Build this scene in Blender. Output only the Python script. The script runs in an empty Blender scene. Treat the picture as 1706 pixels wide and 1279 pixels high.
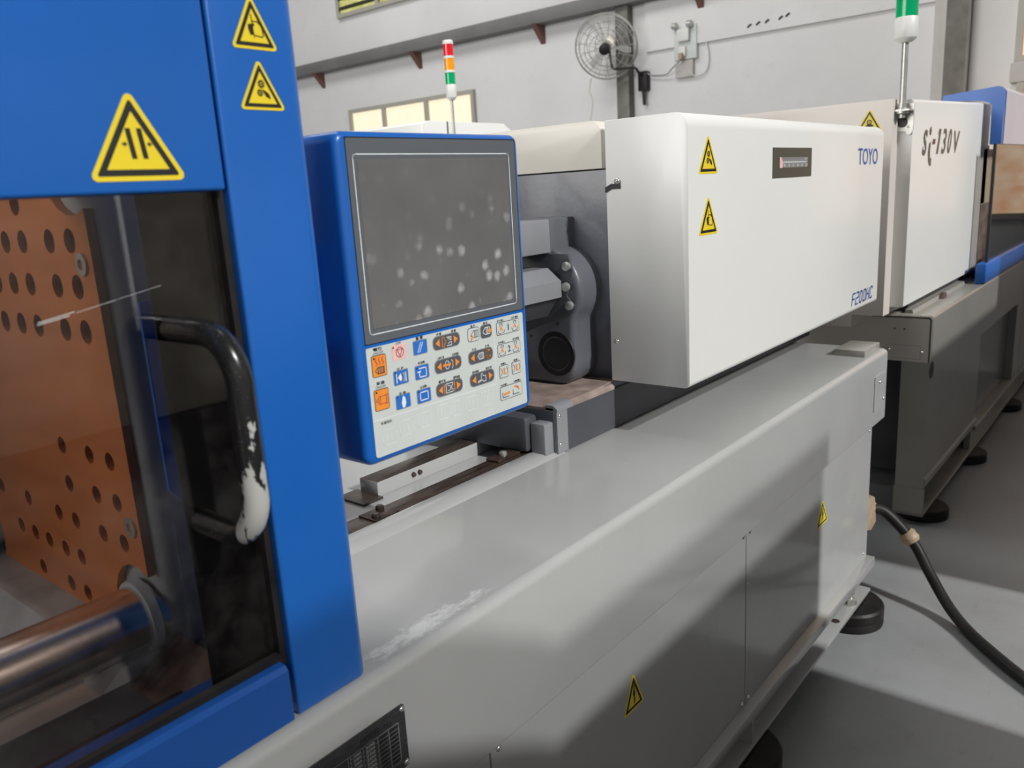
import bpy, bmesh, math, random
from mathutils import Vector, Matrix
random.seed(7)
S = bpy.context.scene
COL = S.collection
PI = math.pi

# ------------------------------------------------------------------ camera, world, lights, exposure
yaw, pitch, roll = 0.87307437, 0.23230175, -0.05973936
fw = Vector((math.sin(yaw)*math.cos(pitch), math.cos(yaw)*math.cos(pitch), -math.sin(pitch)))
rt0 = Vector((math.cos(yaw), -math.sin(yaw), 0)); up0 = rt0.cross(fw)
rt = math.cos(roll)*rt0 + math.sin(roll)*up0
up = -math.sin(roll)*rt0 + math.cos(roll)*up0
cam = bpy.data.cameras.new('camera'); cam_o = bpy.data.objects.new('camera', cam); COL.objects.link(cam_o)
cam_o.matrix_world = Matrix(((rt.x, up.x, -fw.x, 0), (rt.y, up.y, -fw.y, 0), (rt.z, up.z, -fw.z, 1.6), (0, 0, 0, 1)))
cam.sensor_width = 36; cam.lens = 1346.627*36/1706; cam.clip_start = .02
cam.dof.use_dof = True; cam.dof.focus_distance = 1.7; cam.dof.aperture_fstop = 5.6
S.camera = cam_o

w = bpy.data.worlds.new('hall_light'); S.world = w; w.use_nodes = True
w.node_tree.nodes['Background'].inputs[0].default_value = (.93, .96, 1, 1)
w.node_tree.nodes['Background'].inputs[1].default_value = .05

def sun(name, elev, az, strength, ang):
    l = bpy.data.lights.new(name, 'SUN'); l.energy = strength; l.angle = math.radians(ang); l.color = (1, .995, .975)
    o = bpy.data.objects.new(name, l); COL.objects.link(o)
    d = Vector((math.sin(az)*math.cos(elev), math.cos(az)*math.cos(elev), -math.sin(elev)))
    o.rotation_euler = d.to_track_quat('-Z', 'Y').to_euler(); o.location = (1, -4, 6)
sun('daylight_high', math.radians(38), 0, 1.65, 1.3)
sun('daylight_low', math.radians(33), 0, 1.45, 1.6)

def area(name, loc, to, sx, sy, power, col=(1, 1, 1)):
    l = bpy.data.lights.new(name, 'AREA'); l.shape = 'RECTANGLE'; l.size = sx; l.size_y = sy; l.energy = power; l.color = col
    o = bpy.data.objects.new(name, l); COL.objects.link(o); o.location = loc
    o.rotation_euler = (Vector(to)-Vector(loc)).to_track_quat('-Z', 'Y').to_euler()
area('side_fill', (-6, 4.2, 4.6), (3.5, 3.4, 1.6), 6, 3.5, 620, (1, .985, .965))  # added soft fill for faces toward -X, no window stands there
area('wall_fill', (2.6, 5.0, 7.2), (7.3, 4.0, 2.4), 9, 2, 255, (1, .99, .975))  # added overhead fill that brightens the back wall

vs = S.view_settings
vs.view_transform = 'Standard'; vs.look = 'None'; vs.gamma = 1; vs.use_curve_mapping = False; vs.exposure = 0

# ------------------------------------------------------------------ materials
def nodes(name):
    m = bpy.data.materials.new(name); m.use_nodes = True
    return m, m.node_tree.nodes, m.node_tree.links, m.node_tree.nodes['Principled BSDF']

def noise(N, L, scale, detail=4, rough=.55, coord='Object', stretch=None):
    tc = N.new('ShaderNodeTexCoord'); n = N.new('ShaderNodeTexNoise')
    n.inputs['Scale'].default_value = scale; n.inputs['Detail'].default_value = detail; n.inputs['Roughness'].default_value = rough
    if stretch:
        mp = N.new('ShaderNodeMapping'); mp.inputs['Scale'].default_value = stretch
        L.new(tc.outputs[coord], mp.inputs['Vector']); L.new(mp.outputs[0], n.inputs['Vector'])
    else:
        L.new(tc.outputs[coord], n.inputs['Vector'])
    return n

def ramp(N, L, src, stops):
    r = N.new('ShaderNodeValToRGB')
    while len(r.color_ramp.elements) < len(stops): r.color_ramp.elements.new(.5)
    for e, (p, c) in zip(r.color_ramp.elements, stops):
        e.position = p; e.color = c if len(c) == 4 else (*c, 1)
    L.new(src, r.inputs['Fac']); return r

def paint(name, col, rough=.35, var=.06, scale=6, metal=0, coat=0, bump=.02, bscale=120, stretch=None, spec=.5):
    m, N, L, b = nodes(name)
    n = noise(N, L, scale, stretch=stretch)
    lo = tuple(c*(1-var) for c in col); hi = tuple(min(1, c*(1+var)) for c in col)
    r = ramp(N, L, n.outputs['Fac'], [(.3, lo), (.7, hi)])
    L.new(r.outputs[0], b.inputs['Base Color'])
    b.inputs['Roughness'].default_value = rough; b.inputs['Metallic'].default_value = metal
    b.inputs['Coat Weight'].default_value = coat; b.inputs['Coat Roughness'].default_value = .12
    b.inputs['Specular IOR Level'].default_value = spec
    if bump:
        n2 = noise(N, L, bscale, 2); bp = N.new('ShaderNodeBump'); bp.inputs['Strength'].default_value = bump
        bp.inputs['Distance'].default_value = .002
        L.new(n2.outputs['Fac'], bp.inputs['Height']); L.new(bp.outputs[0], b.inputs['Normal'])
    return m

def emit(name, col, st, c2=None, scale=(1, 1, 1), base=(.5, .5, .5)):
    m, N, L, b = nodes(name)
    b.inputs['Base Color'].default_value = (*base, 1)
    n = noise(N, L, 3, 3, stretch=scale)
    r = ramp(N, L, n.outputs['Fac'], [(.3, col), (.7, c2 or col)])
    L.new(r.outputs[0], b.inputs['Emission Color']); b.inputs['Emission Strength'].default_value = st
    return m

M = {}
M['blue'] = paint('blue_paint', (.010, .122, .48), .33, .07, 3, coat=.15, bump=.05, bscale=260)
M['blue_dark'] = paint('blue_panel_paint', (.010, .085, .36), .3, .05, 4, coat=.2, bump=.04, bscale=260)
M['white'] = paint('white_paint', (.80, .80, .775), .38, .015, 2, coat=.1, bump=.02, bscale=200)
M['cream'] = paint('cream_paint', (.74, .70, .62), .4, .02, 2)
M['beige'] = paint('beige_paint', (.66, .61, .56), .45, .03, 2)
M['black'] = paint('black_print', (.012, .012, .012), .5, .05)
M['blackgloss'] = paint('black_film', (.010, .010, .011), .25, .3, 8)
M['dark'] = paint('dark_interior', (.03, .03, .032), .6, .3, 5)
M['rubber'] = paint('black_rubber', (.014, .012, .012), .5, .5, 14, bump=.3, bscale=60, spec=.35)
M['yellow'] = paint('yellow_print', (.86, .66, .025), .4, .03)
M['orange'] = paint('orange_print', (.90, .30, .045), .4, .03)
M['keyblue'] = paint('blue_key_print', (.03, .17, .60), .35, .04)
M['keywhite'] = paint('white_print', (.82, .86, .88), .4, .02)
M['keygrey'] = paint('grey_key_print', (.10, .105, .12), .4, .05)
M['keypink'] = paint('pink_key_print', (.86, .55, .52), .4, .06, 60)
M['keyred'] = paint('red_print', (.50, .08, .09), .4, .05)
M['keypad'] = paint('keypad_membrane', (.62, .66, .64), .42, .04, 12, bump=.04, bscale=60)
M['logoblue'] = paint('logo_blue_print', (.02, .09, .40), .4, .03)
M['logogrey'] = paint('logo_grey_print', (.07, .068, .05), .4, .03)
M['casting'] = paint('grey_casting_paint', (.115, .12, .14), .4, .15, 7, coat=.12, bump=.35, bscale=45)
M['casting_light'] = paint('light_casting_paint', (.24, .25, .265), .4, .08, 7, bump=.3, bscale=50)
M['castgreen'] = paint('platen_casting_paint', (.34, .38, .41), .45, .25, 9, bump=.4, bscale=40)
M['steel'] = paint('brushed_steel', (.66, .63, .60), .26, .12, 5, metal=1, bump=.05, stretch=(1, 14, 14))
M['screwm'] = paint('screw_steel', (.72, .72, .70), .25, .1, 20, metal=1)
M['galv'] = paint('galvanised_steel', (.50, .50, .47), .38, .1, 20, metal=.7)
M['rust'] = paint('oily_brown_steel', (.085, .055, .045), .33, .6, 18, metal=.4, bump=.3, bscale=60, stretch=(1, 4, 1))
M['railtop'] = paint('dark_oily_rail', (.07, .055, .045), .3, .5, 20, metal=.3, stretch=(1, 5, 1))
M['carrtop'] = paint('stained_carriage_top', (.30, .23, .20), .5, .35, 16)
M['plastic'] = paint('beige_plastic', (.42, .31, .21), .5, .15, 20)
M['hole'] = paint('hole_shadow_metal', (.05, .03, .028), .5, .3, 40)
M['lampwhite'] = paint('lamp_housing_plastic', (.72, .72, .69), .4, .02)
M['lampred'] = paint('red_lens', (.72, .015, .03), .2, .1)
M['lampamber'] = paint('amber_lens', (.90, .32, .005), .2, .1)
M['lampgreen'] = paint('green_lens', (.0, .36, .13), .2, .1)
M['deepcast'] = paint('dark_grey_cast', (.07, .073, .085), .4, .1, 7, bump=.2, bscale=45)
M['wallbeam'] = paint('grey_beam_paint', (.16, .155, .15), .7, .12, 3)
M['bracketred'] = paint('red_oxide_paint', (.17, .075, .06), .6, .15, 6)
M['column'] = paint('concrete_grey', (.17, .165, .15), .8, .2, 10)
M['columnlite'] = paint('pale_plaster', (.52, .50, .48), .8, .05, 10)
M['winframe'] = paint('window_frame_paint', (.42, .40, .35), .5, .05)
M['curtain'] = emit('backlit_curtain', (.95, .80, .55), .95, (1, .90, .70), (1, 22, 1), base=(.3, .25, .2))
M['greenglass'] = emit('backlit_green_glass', (.42, .42, .08), .8, (.85, .82, .35), (1, 3, 7), base=(.1, .1, .05))
M['orangeglass'] = emit('backlit_orange_glass', (.85, .42, .22), .9, (1, .85, .62), (1, 2, 3), base=(.3, .2, .15))
M['louvre'] = paint('dark_louvre', (.03, .035, .02), .5, .2)
M['cagewire'] = paint('dull_cage_wire', (.30, .29, .27), .6, .1)
M['curtainbeige'] = paint('warm_beige_sheet', (.80, .66, .50), .4, .1, 2)
M['gauge'] = paint('gauge_scale_grey', (.22, .22, .22), .4, .1)
M['printgrey'] = paint('grey_print', (.33, .34, .33), .5, .05)
M['pinkpaint'] = paint('pale_guard_sheet', (.50, .48, .55), .4, .04, 2, spec=.25)
M['platedark'] = paint('nameplate_metal', (.085, .085, .09), .28, .3, 60, metal=.6, stretch=(1, 1, 6))
M['brownpanel'] = paint('brown_grey_panel', (.13, .125, .125), .22, .1, 3, coat=.4)

# base paint: grey enamel with a scuffed patch
def base_paint(name='grey_enamel', wear=False):
    m, N, L, b = nodes(name)
    n = noise(N, L, 2.5); r = ramp(N, L, n.outputs['Fac'], [(.3, (.41, .412, .408)), (.7, (.45, .452, .448))])
    if wear:     # scratched white patch beside the guard
        sx = N.new('ShaderNodeSeparateXYZ'); tc = N.new('ShaderNodeTexCoord'); L.new(tc.outputs['Object'], sx.inputs[0])
        def mth(op, a, b_, c=None):
            q = N.new('ShaderNodeMath'); q.operation = op
            for i, v in enumerate((a, b_, c)):
                if v is None: continue
                if isinstance(v, (int, float)): q.inputs[i].default_value = v
                else: L.new(v, q.inputs[i])
            return q.outputs[0]
        dx = mth('MULTIPLY', mth('SUBTRACT', sx.outputs['X'], -.120), 6.6); dy = mth('MULTIPLY', mth('SUBTRACT', sx.outputs['Y'], -.138), 38)
        d = mth('ADD', mth('MULTIPLY', dx, dx), mth('MULTIPLY', dy, dy))
        nn = noise(N, L, 28, 8, .72, stretch=(1, 2.2, 1)); k = mth('SUBTRACT', mth('MULTIPLY', nn.outputs['Fac'], 1.9), mth('MULTIPLY', d, .42))
        rw = ramp(N, L, k, [(.66, (0, 0, 0)), (.98, (.6,)*3)])
        mw = N.new('ShaderNodeMix'); mw.data_type = 'RGBA'; L.new(rw.outputs[0], mw.inputs['Factor']); L.new(r.outputs[0], mw.inputs['A']); mw.inputs['B'].default_value = (.78, .79, .78, 1)
        L.new(mw.outputs['Result'], b.inputs['Base Color'])
    else: L.new(r.outputs[0], b.inputs['Base Color'])
    n2 = noise(N, L, 5, 5); rr = ramp(N, L, n2.outputs['Fac'], [(.3, (.22,)*3), (.75, (.28,)*3)])
    L.new(rr.outputs[0], b.inputs['Roughness'])
    b.inputs['Coat Weight'].default_value = .5; b.inputs['Coat Roughness'].default_value = .08
    n3 = noise(N, L, 22, 3); bp = N.new('ShaderNodeBump'); bp.inputs['Strength'].default_value = .03; bp.inputs['Distance'].default_value = .002
    L.new(n3.outputs['Fac'], bp.inputs['Height']); L.new(bp.outputs[0], b.inputs['Normal'])
    return m
M['base'] = base_paint(); M['base_worn'] = base_paint('grey_enamel_worn', True)
M['base2'] = paint('dusty_grey_enamel', (.36, .345, .31), .3, .1, 2.5, coat=.25, bump=.05, bscale=20)

def copper():
    m, N, L, b = nodes('copper_coloured_plate')
    n = noise(N, L, 5, 6, .6, stretch=(1, .5, 3)); r = ramp(N, L, n.outputs['Fac'], [(.25, (.50, .17, .055)), (.75, (.72, .27, .09))])
    L.new(r.outputs[0], b.inputs['Base Color']); b.inputs['Roughness'].default_value = .42; b.inputs['Metallic'].default_value = .25
    return m
M['copper'] = copper()

def glass(name, tint, gl=.02, ior=1.5):
    m, N, L, b = nodes(name); N.remove(b); out = N['Material Output']
    t = N.new('ShaderNodeBsdfTransparent'); t.inputs[0].default_value = (*tint, 1)
    g = N.new('ShaderNodeBsdfGlossy'); g.inputs['Roughness'].default_value = gl
    d = N.new('ShaderNodeBsdfDiffuse'); d.inputs[0].default_value = (.5, .5, .48, 1)
    f = N.new('ShaderNodeFresnel'); f.inputs['IOR'].default_value = ior
    mx = N.new('ShaderNodeMixShader'); mx2 = N.new('ShaderNodeMixShader')
    n = noise(N, L, 9, 6, .65); r = ramp(N, L, n.outputs['Fac'], [(.45, (0, 0, 0)), (.8, (.04, .04, .04))])
    L.new(r.outputs[0], mx2.inputs[0]); L.new(t.outputs[0], mx2.inputs[1]); L.new(d.outputs[0], mx2.inputs[2])
    L.new(f.outputs[0], mx.inputs[0]); L.new(mx2.outputs[0], mx.inputs[1]); L.new(g.outputs[0], mx.inputs[2])
    L.new(mx.outputs[0], out.inputs['Surface']); return m
M['glass'] = glass('smoky_door_glass', (.66, .62, .60), .03, 1.5)
M['glass2'] = glass('guard_glass', (.82, .80, .78), .05, 1.6)

def screen_mat():
    m, N, L, b = nodes('dusty_dark_screen')
    n = noise(N, L, 7, 4); r = ramp(N, L, n.outputs['Fac'], [(.3, (.125, .122, .12)), (.75, (.175, .17, .168))])
    tc = N.new('ShaderNodeTexCoord'); v = N.new('ShaderNodeTexVoronoi'); v.inputs['Scale'].default_value = 36
    nz = noise(N, L, 60, 4, .7); add = N.new('ShaderNodeVectorMath'); add.operation = 'MULTIPLY_ADD'
    add.inputs[1].default_value = (.012, .012, .012)
    L.new(nz.outputs['Color'], add.inputs[0]); L.new(tc.outputs['Object'], add.inputs[2]); L.new(add.outputs[0], v.inputs['Vector'])
    rs = ramp(N, L, v.outputs['Distance'], [(.12, (1, 1, 1)), (.36, (0, 0, 0))])
    # more finger marks towards the lower right
    sx = N.new('ShaderNodeSeparateXYZ'); L.new(tc.outputs['Object'], sx.inputs[0])
    n5 = noise(N, L, 13, 3)
    m1 = N.new('ShaderNodeMath'); m1.operation = 'MULTIPLY_ADD'; m1.inputs[1].default_value = -4.2; L.new(sx.outputs['Z'], m1.inputs[0])
    L.new(n5.outputs['Fac'], m1.inputs[2])
    m2 = N.new('ShaderNodeMath'); m2.operation = 'MULTIPLY_ADD'; m2.inputs[1].default_value = 1.4; L.new(sx.outputs['X'], m2.inputs[0]); L.new(m1.outputs[0], m2.inputs[2])
    rm = ramp(N, L, m2.outputs[0], [(.30, (.05, .05, .05)), (.75, (1, 1, 1))])
    mu = N.new('ShaderNodeMath'); mu.operation = 'MULTIPLY'; L.new(rs.outputs[0], mu.inputs[0]); L.new(rm.outputs[0], mu.inputs[1])
    n6 = noise(N, L, 90, 4, .8); mu2 = N.new('ShaderNodeMath'); mu2.operation = 'MULTIPLY'; L.new(mu.outputs[0], mu2.inputs[0]); L.new(n6.outputs['Fac'], mu2.inputs[1])
    mx = N.new('ShaderNodeMix'); mx.data_type = 'RGBA'; L.new(mu2.outputs[0], mx.inputs['Factor']); L.new(r.outputs[0], mx.inputs['A']); mx.inputs['B'].default_value = (.62, .62, .62, 1)
    L.new(mx.outputs['Result'], b.inputs['Base Color'])
    b.inputs['Roughness'].default_value = .3
    return m
M['screen'] = screen_mat()
M['bezel'] = paint('screen_bezel_grey', (.115, .125, .14), .4, .04)

def floor_mat():
    m, N, L, b = nodes('painted_concrete_floor')
    n = noise(N, L, 1.3, 7, .62); r = ramp(N, L, n.outputs['Fac'], [(.3, (.22, .225, .225)), (.5, (.29, .30, .305)), (.75, (.35, .36, .37))])
    n2 = noise(N, L, 14, 6, .7, stretch=(1, 3, 1)); r2 = ramp(N, L, n2.outputs['Fac'], [(.62, (0, 0, 0)), (.78, (.55,)*3)])
    mx = N.new('ShaderNodeMix'); mx.data_type = 'RGBA'; L.new(r2.outputs[0], mx.inputs['Factor']); L.new(r.outputs[0], mx.inputs['A']); mx.inputs['B'].default_value = (.17, .15, .14, 1)
    L.new(mx.outputs['Result'], b.inputs['Base Color'])
    rr = ramp(N, L, n.outputs['Fac'], [(.3, (.28,)*3), (.7, (.5,)*3)]); L.new(rr.outputs[0], b.inputs['Roughness'])
    bp = N.new('ShaderNodeBump'); bp.inputs['Strength'].default_value = .15; bp.inputs['Distance'].default_value = .004
    L.new(n2.outputs['Fac'], bp.inputs['Height']); L.new(bp.outputs[0], b.inputs['Normal'])
    return m
M['floor'] = floor_mat()

def wall_mat():
    m, N, L, b = nodes('whitewashed_plaster')
    n = noise(N, L, .8, 6, .6); r = ramp(N, L, n.outputs['Fac'], [(.3, (.68, .67, .665)), (.7, (.76, .755, .75))])
    n2 = noise(N, L, 3.3, 8, .72); r2 = ramp(N, L, n2.outputs['Fac'], [(.56, (0, 0, 0)), (.75, (.22,)*3)])
    mx = N.new('ShaderNodeMix'); mx.data_type = 'RGBA'; L.new(r2.outputs[0], mx.inputs['Factor']); L.new(r.outputs[0], mx.inputs['A']); mx.inputs['B'].default_value = (.42, .42, .42, 1)
    L.new(mx.outputs['Result'], b.inputs['Base Color']); b.inputs['Roughness'].default_value = .9
    bp = N.new('ShaderNodeBump'); bp.inputs['Strength'].default_value = .3; bp.inputs['Distance'].default_value = .02
    L.new(n2.outputs['Fac'], bp.inputs['Height']); L.new(bp.outputs[0], b.inputs['Normal'])
    return m
M['wall'] = wall_mat()

def handle_mat():
    m, N, L, b = nodes('worn_black_handle')
    tc = N.new('ShaderNodeTexCoord'); sx = N.new('ShaderNodeSeparateXYZ'); L.new(tc.outputs['Object'], sx.inputs[0])
    n = noise(N, L, 55, 4, .6, stretch=(1, 1, .45))
    # worn low on the grip and up its inner side
    a = N.new('ShaderNodeMath'); a.operation = 'MULTIPLY_ADD'; a.inputs[1].default_value = -7.0; a.inputs[2].default_value = -1.98; L.new(sx.outputs['Z'], a.inputs[0])
    c = N.new('ShaderNodeMath'); c.operation = 'MULTIPLY_ADD'; c.inputs[1].default_value = -6; L.new(sx.outputs['X'], c.inputs[0]); L.new(a.outputs[0], c.inputs[2])
    y = N.new('ShaderNodeMath'); y.operation = 'MULTIPLY_ADD'; y.inputs[1].default_value = -25; L.new(sx.outputs['Y'], y.inputs[0]); L.new(c.outputs[0], y.inputs[2])
    s = N.new('ShaderNodeMath'); s.operation = 'ADD'; L.new(y.outputs[0], s.inputs[0])
    nm = N.new('ShaderNodeMath'); nm.operation = 'MULTIPLY'; nm.inputs[1].default_value = 1.7; L.new(n.outputs['Fac'], nm.inputs[0]); L.new(nm.outputs[0], s.inputs[1])
    def mth(op, a_, b_, c_=None):
        q = N.new('ShaderNodeMath'); q.operation = op
        for i, v in enumerate((a_, b_, c_)):
            if v is None: continue
            if isinstance(v, (int, float)): q.inputs[i].default_value = v
            else: L.new(v, q.inputs[i])
        return q.outputs[0]
    u = mth('ADD', mth('MULTIPLY', sx.outputs['X'], -.857), mth('MULTIPLY', mth('ADD', sx.outputs['Y'], .046), .515))
    st = mth('ADD', mth('MULTIPLY', mth('SUBTRACT', u, .0108), 80), n.outputs['Fac'])
    st = mth('SUBTRACT', st, mth('MULTIPLY', mth('MAXIMUM', mth('ADD', sx.outputs['Z'], .01), 0), 30))
    st = mth('MULTIPLY', st, mth('LESS_THAN', sx.outputs['Y'], -.028))
    mm = mth('MAXIMUM', s.outputs[0], st)
    r = ramp(N, L, mm, [(.50, (0, 0, 0)), (.53, (1, 1, 1))])
    n2 = noise(N, L, 400, 2); r2 = ramp(N, L, n2.outputs['Fac'], [(.66, (.014, .014, .015)), (.72, (.10, .10, .11))])
    mx = N.new('ShaderNodeMix'); mx.data_type = 'RGBA'; L.new(r.outputs[0], mx.inputs['Factor']); L.new(r2.outputs[0], mx.inputs['A']); mx.inputs['B'].default_value = (.45, .45, .43, 1)
    L.new(mx.outputs['Result'], b.inputs['Base Color']); b.inputs['Roughness'].default_value = .25
    return m
M['handle'] = handle_mat()

# ------------------------------------------------------------------ helpers
WL = {}                                    # world location of every object
def ob(name, bm, mats, parent=None, label=None, kind=None, angle=35, cat=None, group=None, origin=None):
    if not isinstance(mats, (list, tuple)): mats = [mats]
    me = bpy.data.meshes.new(name)
    if origin is None:
        xs = [v.co for v in bm.verts]
        lo = Vector([min(c[i] for c in xs) for i in range(3)]); hi = Vector([max(c[i] for c in xs) for i in range(3)])
        origin = (lo+hi)/2
        if parent is None: origin.z = lo.z
    origin = Vector(origin)
    for v in bm.verts: v.co -= origin
    bm.to_mesh(me); bm.free()
    for m in mats: me.materials.append(M[m] if isinstance(m, str) else m)
    for p in me.polygons: p.use_smooth = True
    me.set_sharp_from_angle(angle=math.radians(angle))
    o = bpy.data.objects.new(name, me); COL.objects.link(o)
    if parent is not None:
        o.parent = parent; o.location = origin-WL[parent]
    else: o.location = origin
    WL[o] = origin
    if label: o['label'] = label
    if kind: o['kind'] = kind
    if cat: o['category'] = cat
    if group: o['group'] = group
    return o

def thing(name, loc, label, cat, group=None):
    o = bpy.data.objects.new(name, None); COL.objects.link(o); o.location = loc; o.empty_display_size = .1
    o['label'] = label; o['category'] = cat
    if group: o['group'] = group
    WL[o] = Vector(loc); return o

def dup(src, delta, parent=None):          # a copy sharing its mesh, moved in the world
    o = src.copy(); COL.objects.link(o); o.parent = parent or src.parent
    WL[o] = WL[src]+Vector(delta)
    o.location = WL[o]-(WL[o.parent] if o.parent else Vector((0, 0, 0)))
    return o

def add_box(bm, x0, x1, y0, y1, z0, z1, bev=0, seg=2, mi=0):
    vs_ = [bm.verts.new((x, y, z)) for x in (x0, x1) for y in (y0, y1) for z in (z0, z1)]
    idx = [(0, 1, 3, 2), (4, 6, 7, 5), (0, 4, 5, 1), (2, 3, 7, 6), (0, 2, 6, 4), (1, 5, 7, 3)]
    fs = [bm.faces.new([vs_[i] for i in f]) for f in idx]
    for f in fs: f.material_index = mi
    if bev:
        es = list({e for f in fs for e in f.edges})
        bmesh.ops.bevel(bm, geom=es, offset=bev, segments=seg, profile=.5, affect='EDGES', material=mi)
    return bm
def B(*a, **k): return add_box(bmesh.new(), *a, **k)

def add_prism(bm, pts, axis, a0, a1, mi=0, bev=0, seg=2):
    """polygon extruded along an axis. axis 'x': pts (y,z); 'y': pts (x,z); 'z': pts (x,y)"""
    def mk(p, a):
        return {'x': (a, p[0], p[1]), 'y': (p[0], a, p[1]), 'z': (p[0], p[1], a)}[axis]
    A = [bm.verts.new(mk(p, a0)) for p in pts]; Bv = [bm.verts.new(mk(p, a1)) for p in pts]
    fs = [bm.faces.new(A), bm.faces.new(Bv[::-1])]; n = len(pts)
    for i in range(n): fs.append(bm.faces.new((A[i], Bv[i], Bv[(i+1) % n], A[(i+1) % n])))
    for f in fs: f.material_index = mi
    bmesh.ops.recalc_face_normals(bm, faces=fs)
    if bev:
        es = list(set(fs[0].edges) | set(fs[1].edges))
        bmesh.ops.bevel(bm, geom=es, offset=bev, segments=seg, profile=.5, affect='EDGES', material=mi)
    return bm
def P(*a, **k): return add_prism(bmesh.new(), *a, **k)

def rounded(x0, x1, y0, y1, r, n=5):
    """rounded rectangle; r = one radius or (bl, br, tr, tl)"""
    if not isinstance(r, (tuple, list)): r = (r,)*4
    out = []
    for (cx, cy, sx, sy, rr, a0) in ((x0, y0, 1, 1, r[0], PI), (x1, y0, -1, 1, r[1], 1.5*PI), (x1, y1, -1, -1, r[2], 0), (x0, y1, 1, -1, r[3], .5*PI)):
        if rr <= 0: out.append((cx, cy)); continue
        ox, oy = cx+sx*rr, cy+sy*rr
        for i in range(n+1):
            a = a0+.5*PI*i/n; out.append((ox+rr*math.cos(a), oy+rr*math.sin(a)))
    return out

def add_cyl(bm, c, r, h, axis='z', seg=32, r2=None, mi=0, bev=0):
    """cylinder from c along +axis for h"""
    r2 = r if r2 is None else r2
    rings = [(0, r-bev), (bev, r), (h-bev, r2), (h, r2-bev)] if bev else [(0, r), (h, r2)]
    return add_lathe(bm, c, rings, axis, seg, mi)

def add_lathe(bm, c, prof, axis='z', seg=32, mi=0):
    c = Vector(c); V = []
    for (t, r) in prof:
        ring = []
        for i in range(seg):
            a = 2*PI*i/seg; u, v = r*math.cos(a), r*math.sin(a)
            d = {'z': (u, v, t), 'x': (t, u, v), 'y': (u, t, v)}[axis]
            ring.append(bm.verts.new(c+Vector(d)))
        V.append(ring)
    fs = []
    for a, b in zip(V, V[1:]):
        for i in range(seg): fs.append(bm.faces.new((a[i], a[(i+1) % seg], b[(i+1) % seg], b[i])))
    fs += [bm.faces.new(V[0][::-1]), bm.faces.new(V[-1])]
    for f in fs: f.material_index = mi
    bmesh.ops.recalc_face_normals(bm, faces=fs)
    return bm
def CY(*a, **k): return add_cyl(bmesh.new(), *a, **k)
def LA(*a, **k): return add_lathe(bmesh.new(), *a, **k)

def smooth_path(pts, n=8):
    pts = [Vector(p) for p in pts]; out = []
    Q = [pts[0]*2-pts[1]]+pts+[pts[-1]*2-pts[-2]]
    for i in range(1, len(Q)-2):
        p0, p1, p2, p3 = Q[i-1:i+3]
        for k in range(n):
            t = k/n
            out.append(.5*((2*p1)+(-p0+p2)*t+(2*p0-5*p1+4*p2-p3)*t*t+(-p0+3*p1-3*p2+p3)*t**3))
    out.append(pts[-1]); return out

def add_tube(bm, pts, r, seg=12, mi=0, closed=False, caps=True):
    pts = [Vector(p) for p in pts]; n = len(pts)
    rr = r if isinstance(r, (list, tuple)) else [r]*n
    tang = []
    for i in range(n):
        a = pts[(i-1) % n] if (closed or i > 0) else pts[0]; b = pts[(i+1) % n] if (closed or i < n-1) else pts[-1]
        tang.append((b-a).normalized())
    nrm = tang[0].orthogonal().normalized(); V = []
    for i in range(n):
        if i: nrm = (nrm-tang[i]*nrm.dot(tang[i])).normalized()
        bi = tang[i].cross(nrm)
        V.append([bm.verts.new(pts[i]+rr[i]*(math.cos(2*PI*k/seg)*nrm+math.sin(2*PI*k/seg)*bi)) for k in range(seg)])
    fs = []
    for i in range(n if closed else n-1):
        a, b = V[i], V[(i+1) % n]
        for k in range(seg): fs.append(bm.faces.new((a[k], a[(k+1) % seg], b[(k+1) % seg], b[k])))
    if not closed and caps: fs += [bm.faces.new(V[0][::-1]), bm.faces.new(V[-1])]
    for f in fs: f.material_index = mi
    bmesh.ops.recalc_face_normals(bm, faces=fs)
    return bm
def TU(*a, **k): return add_tube(bmesh.new(), *a, **k)

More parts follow.
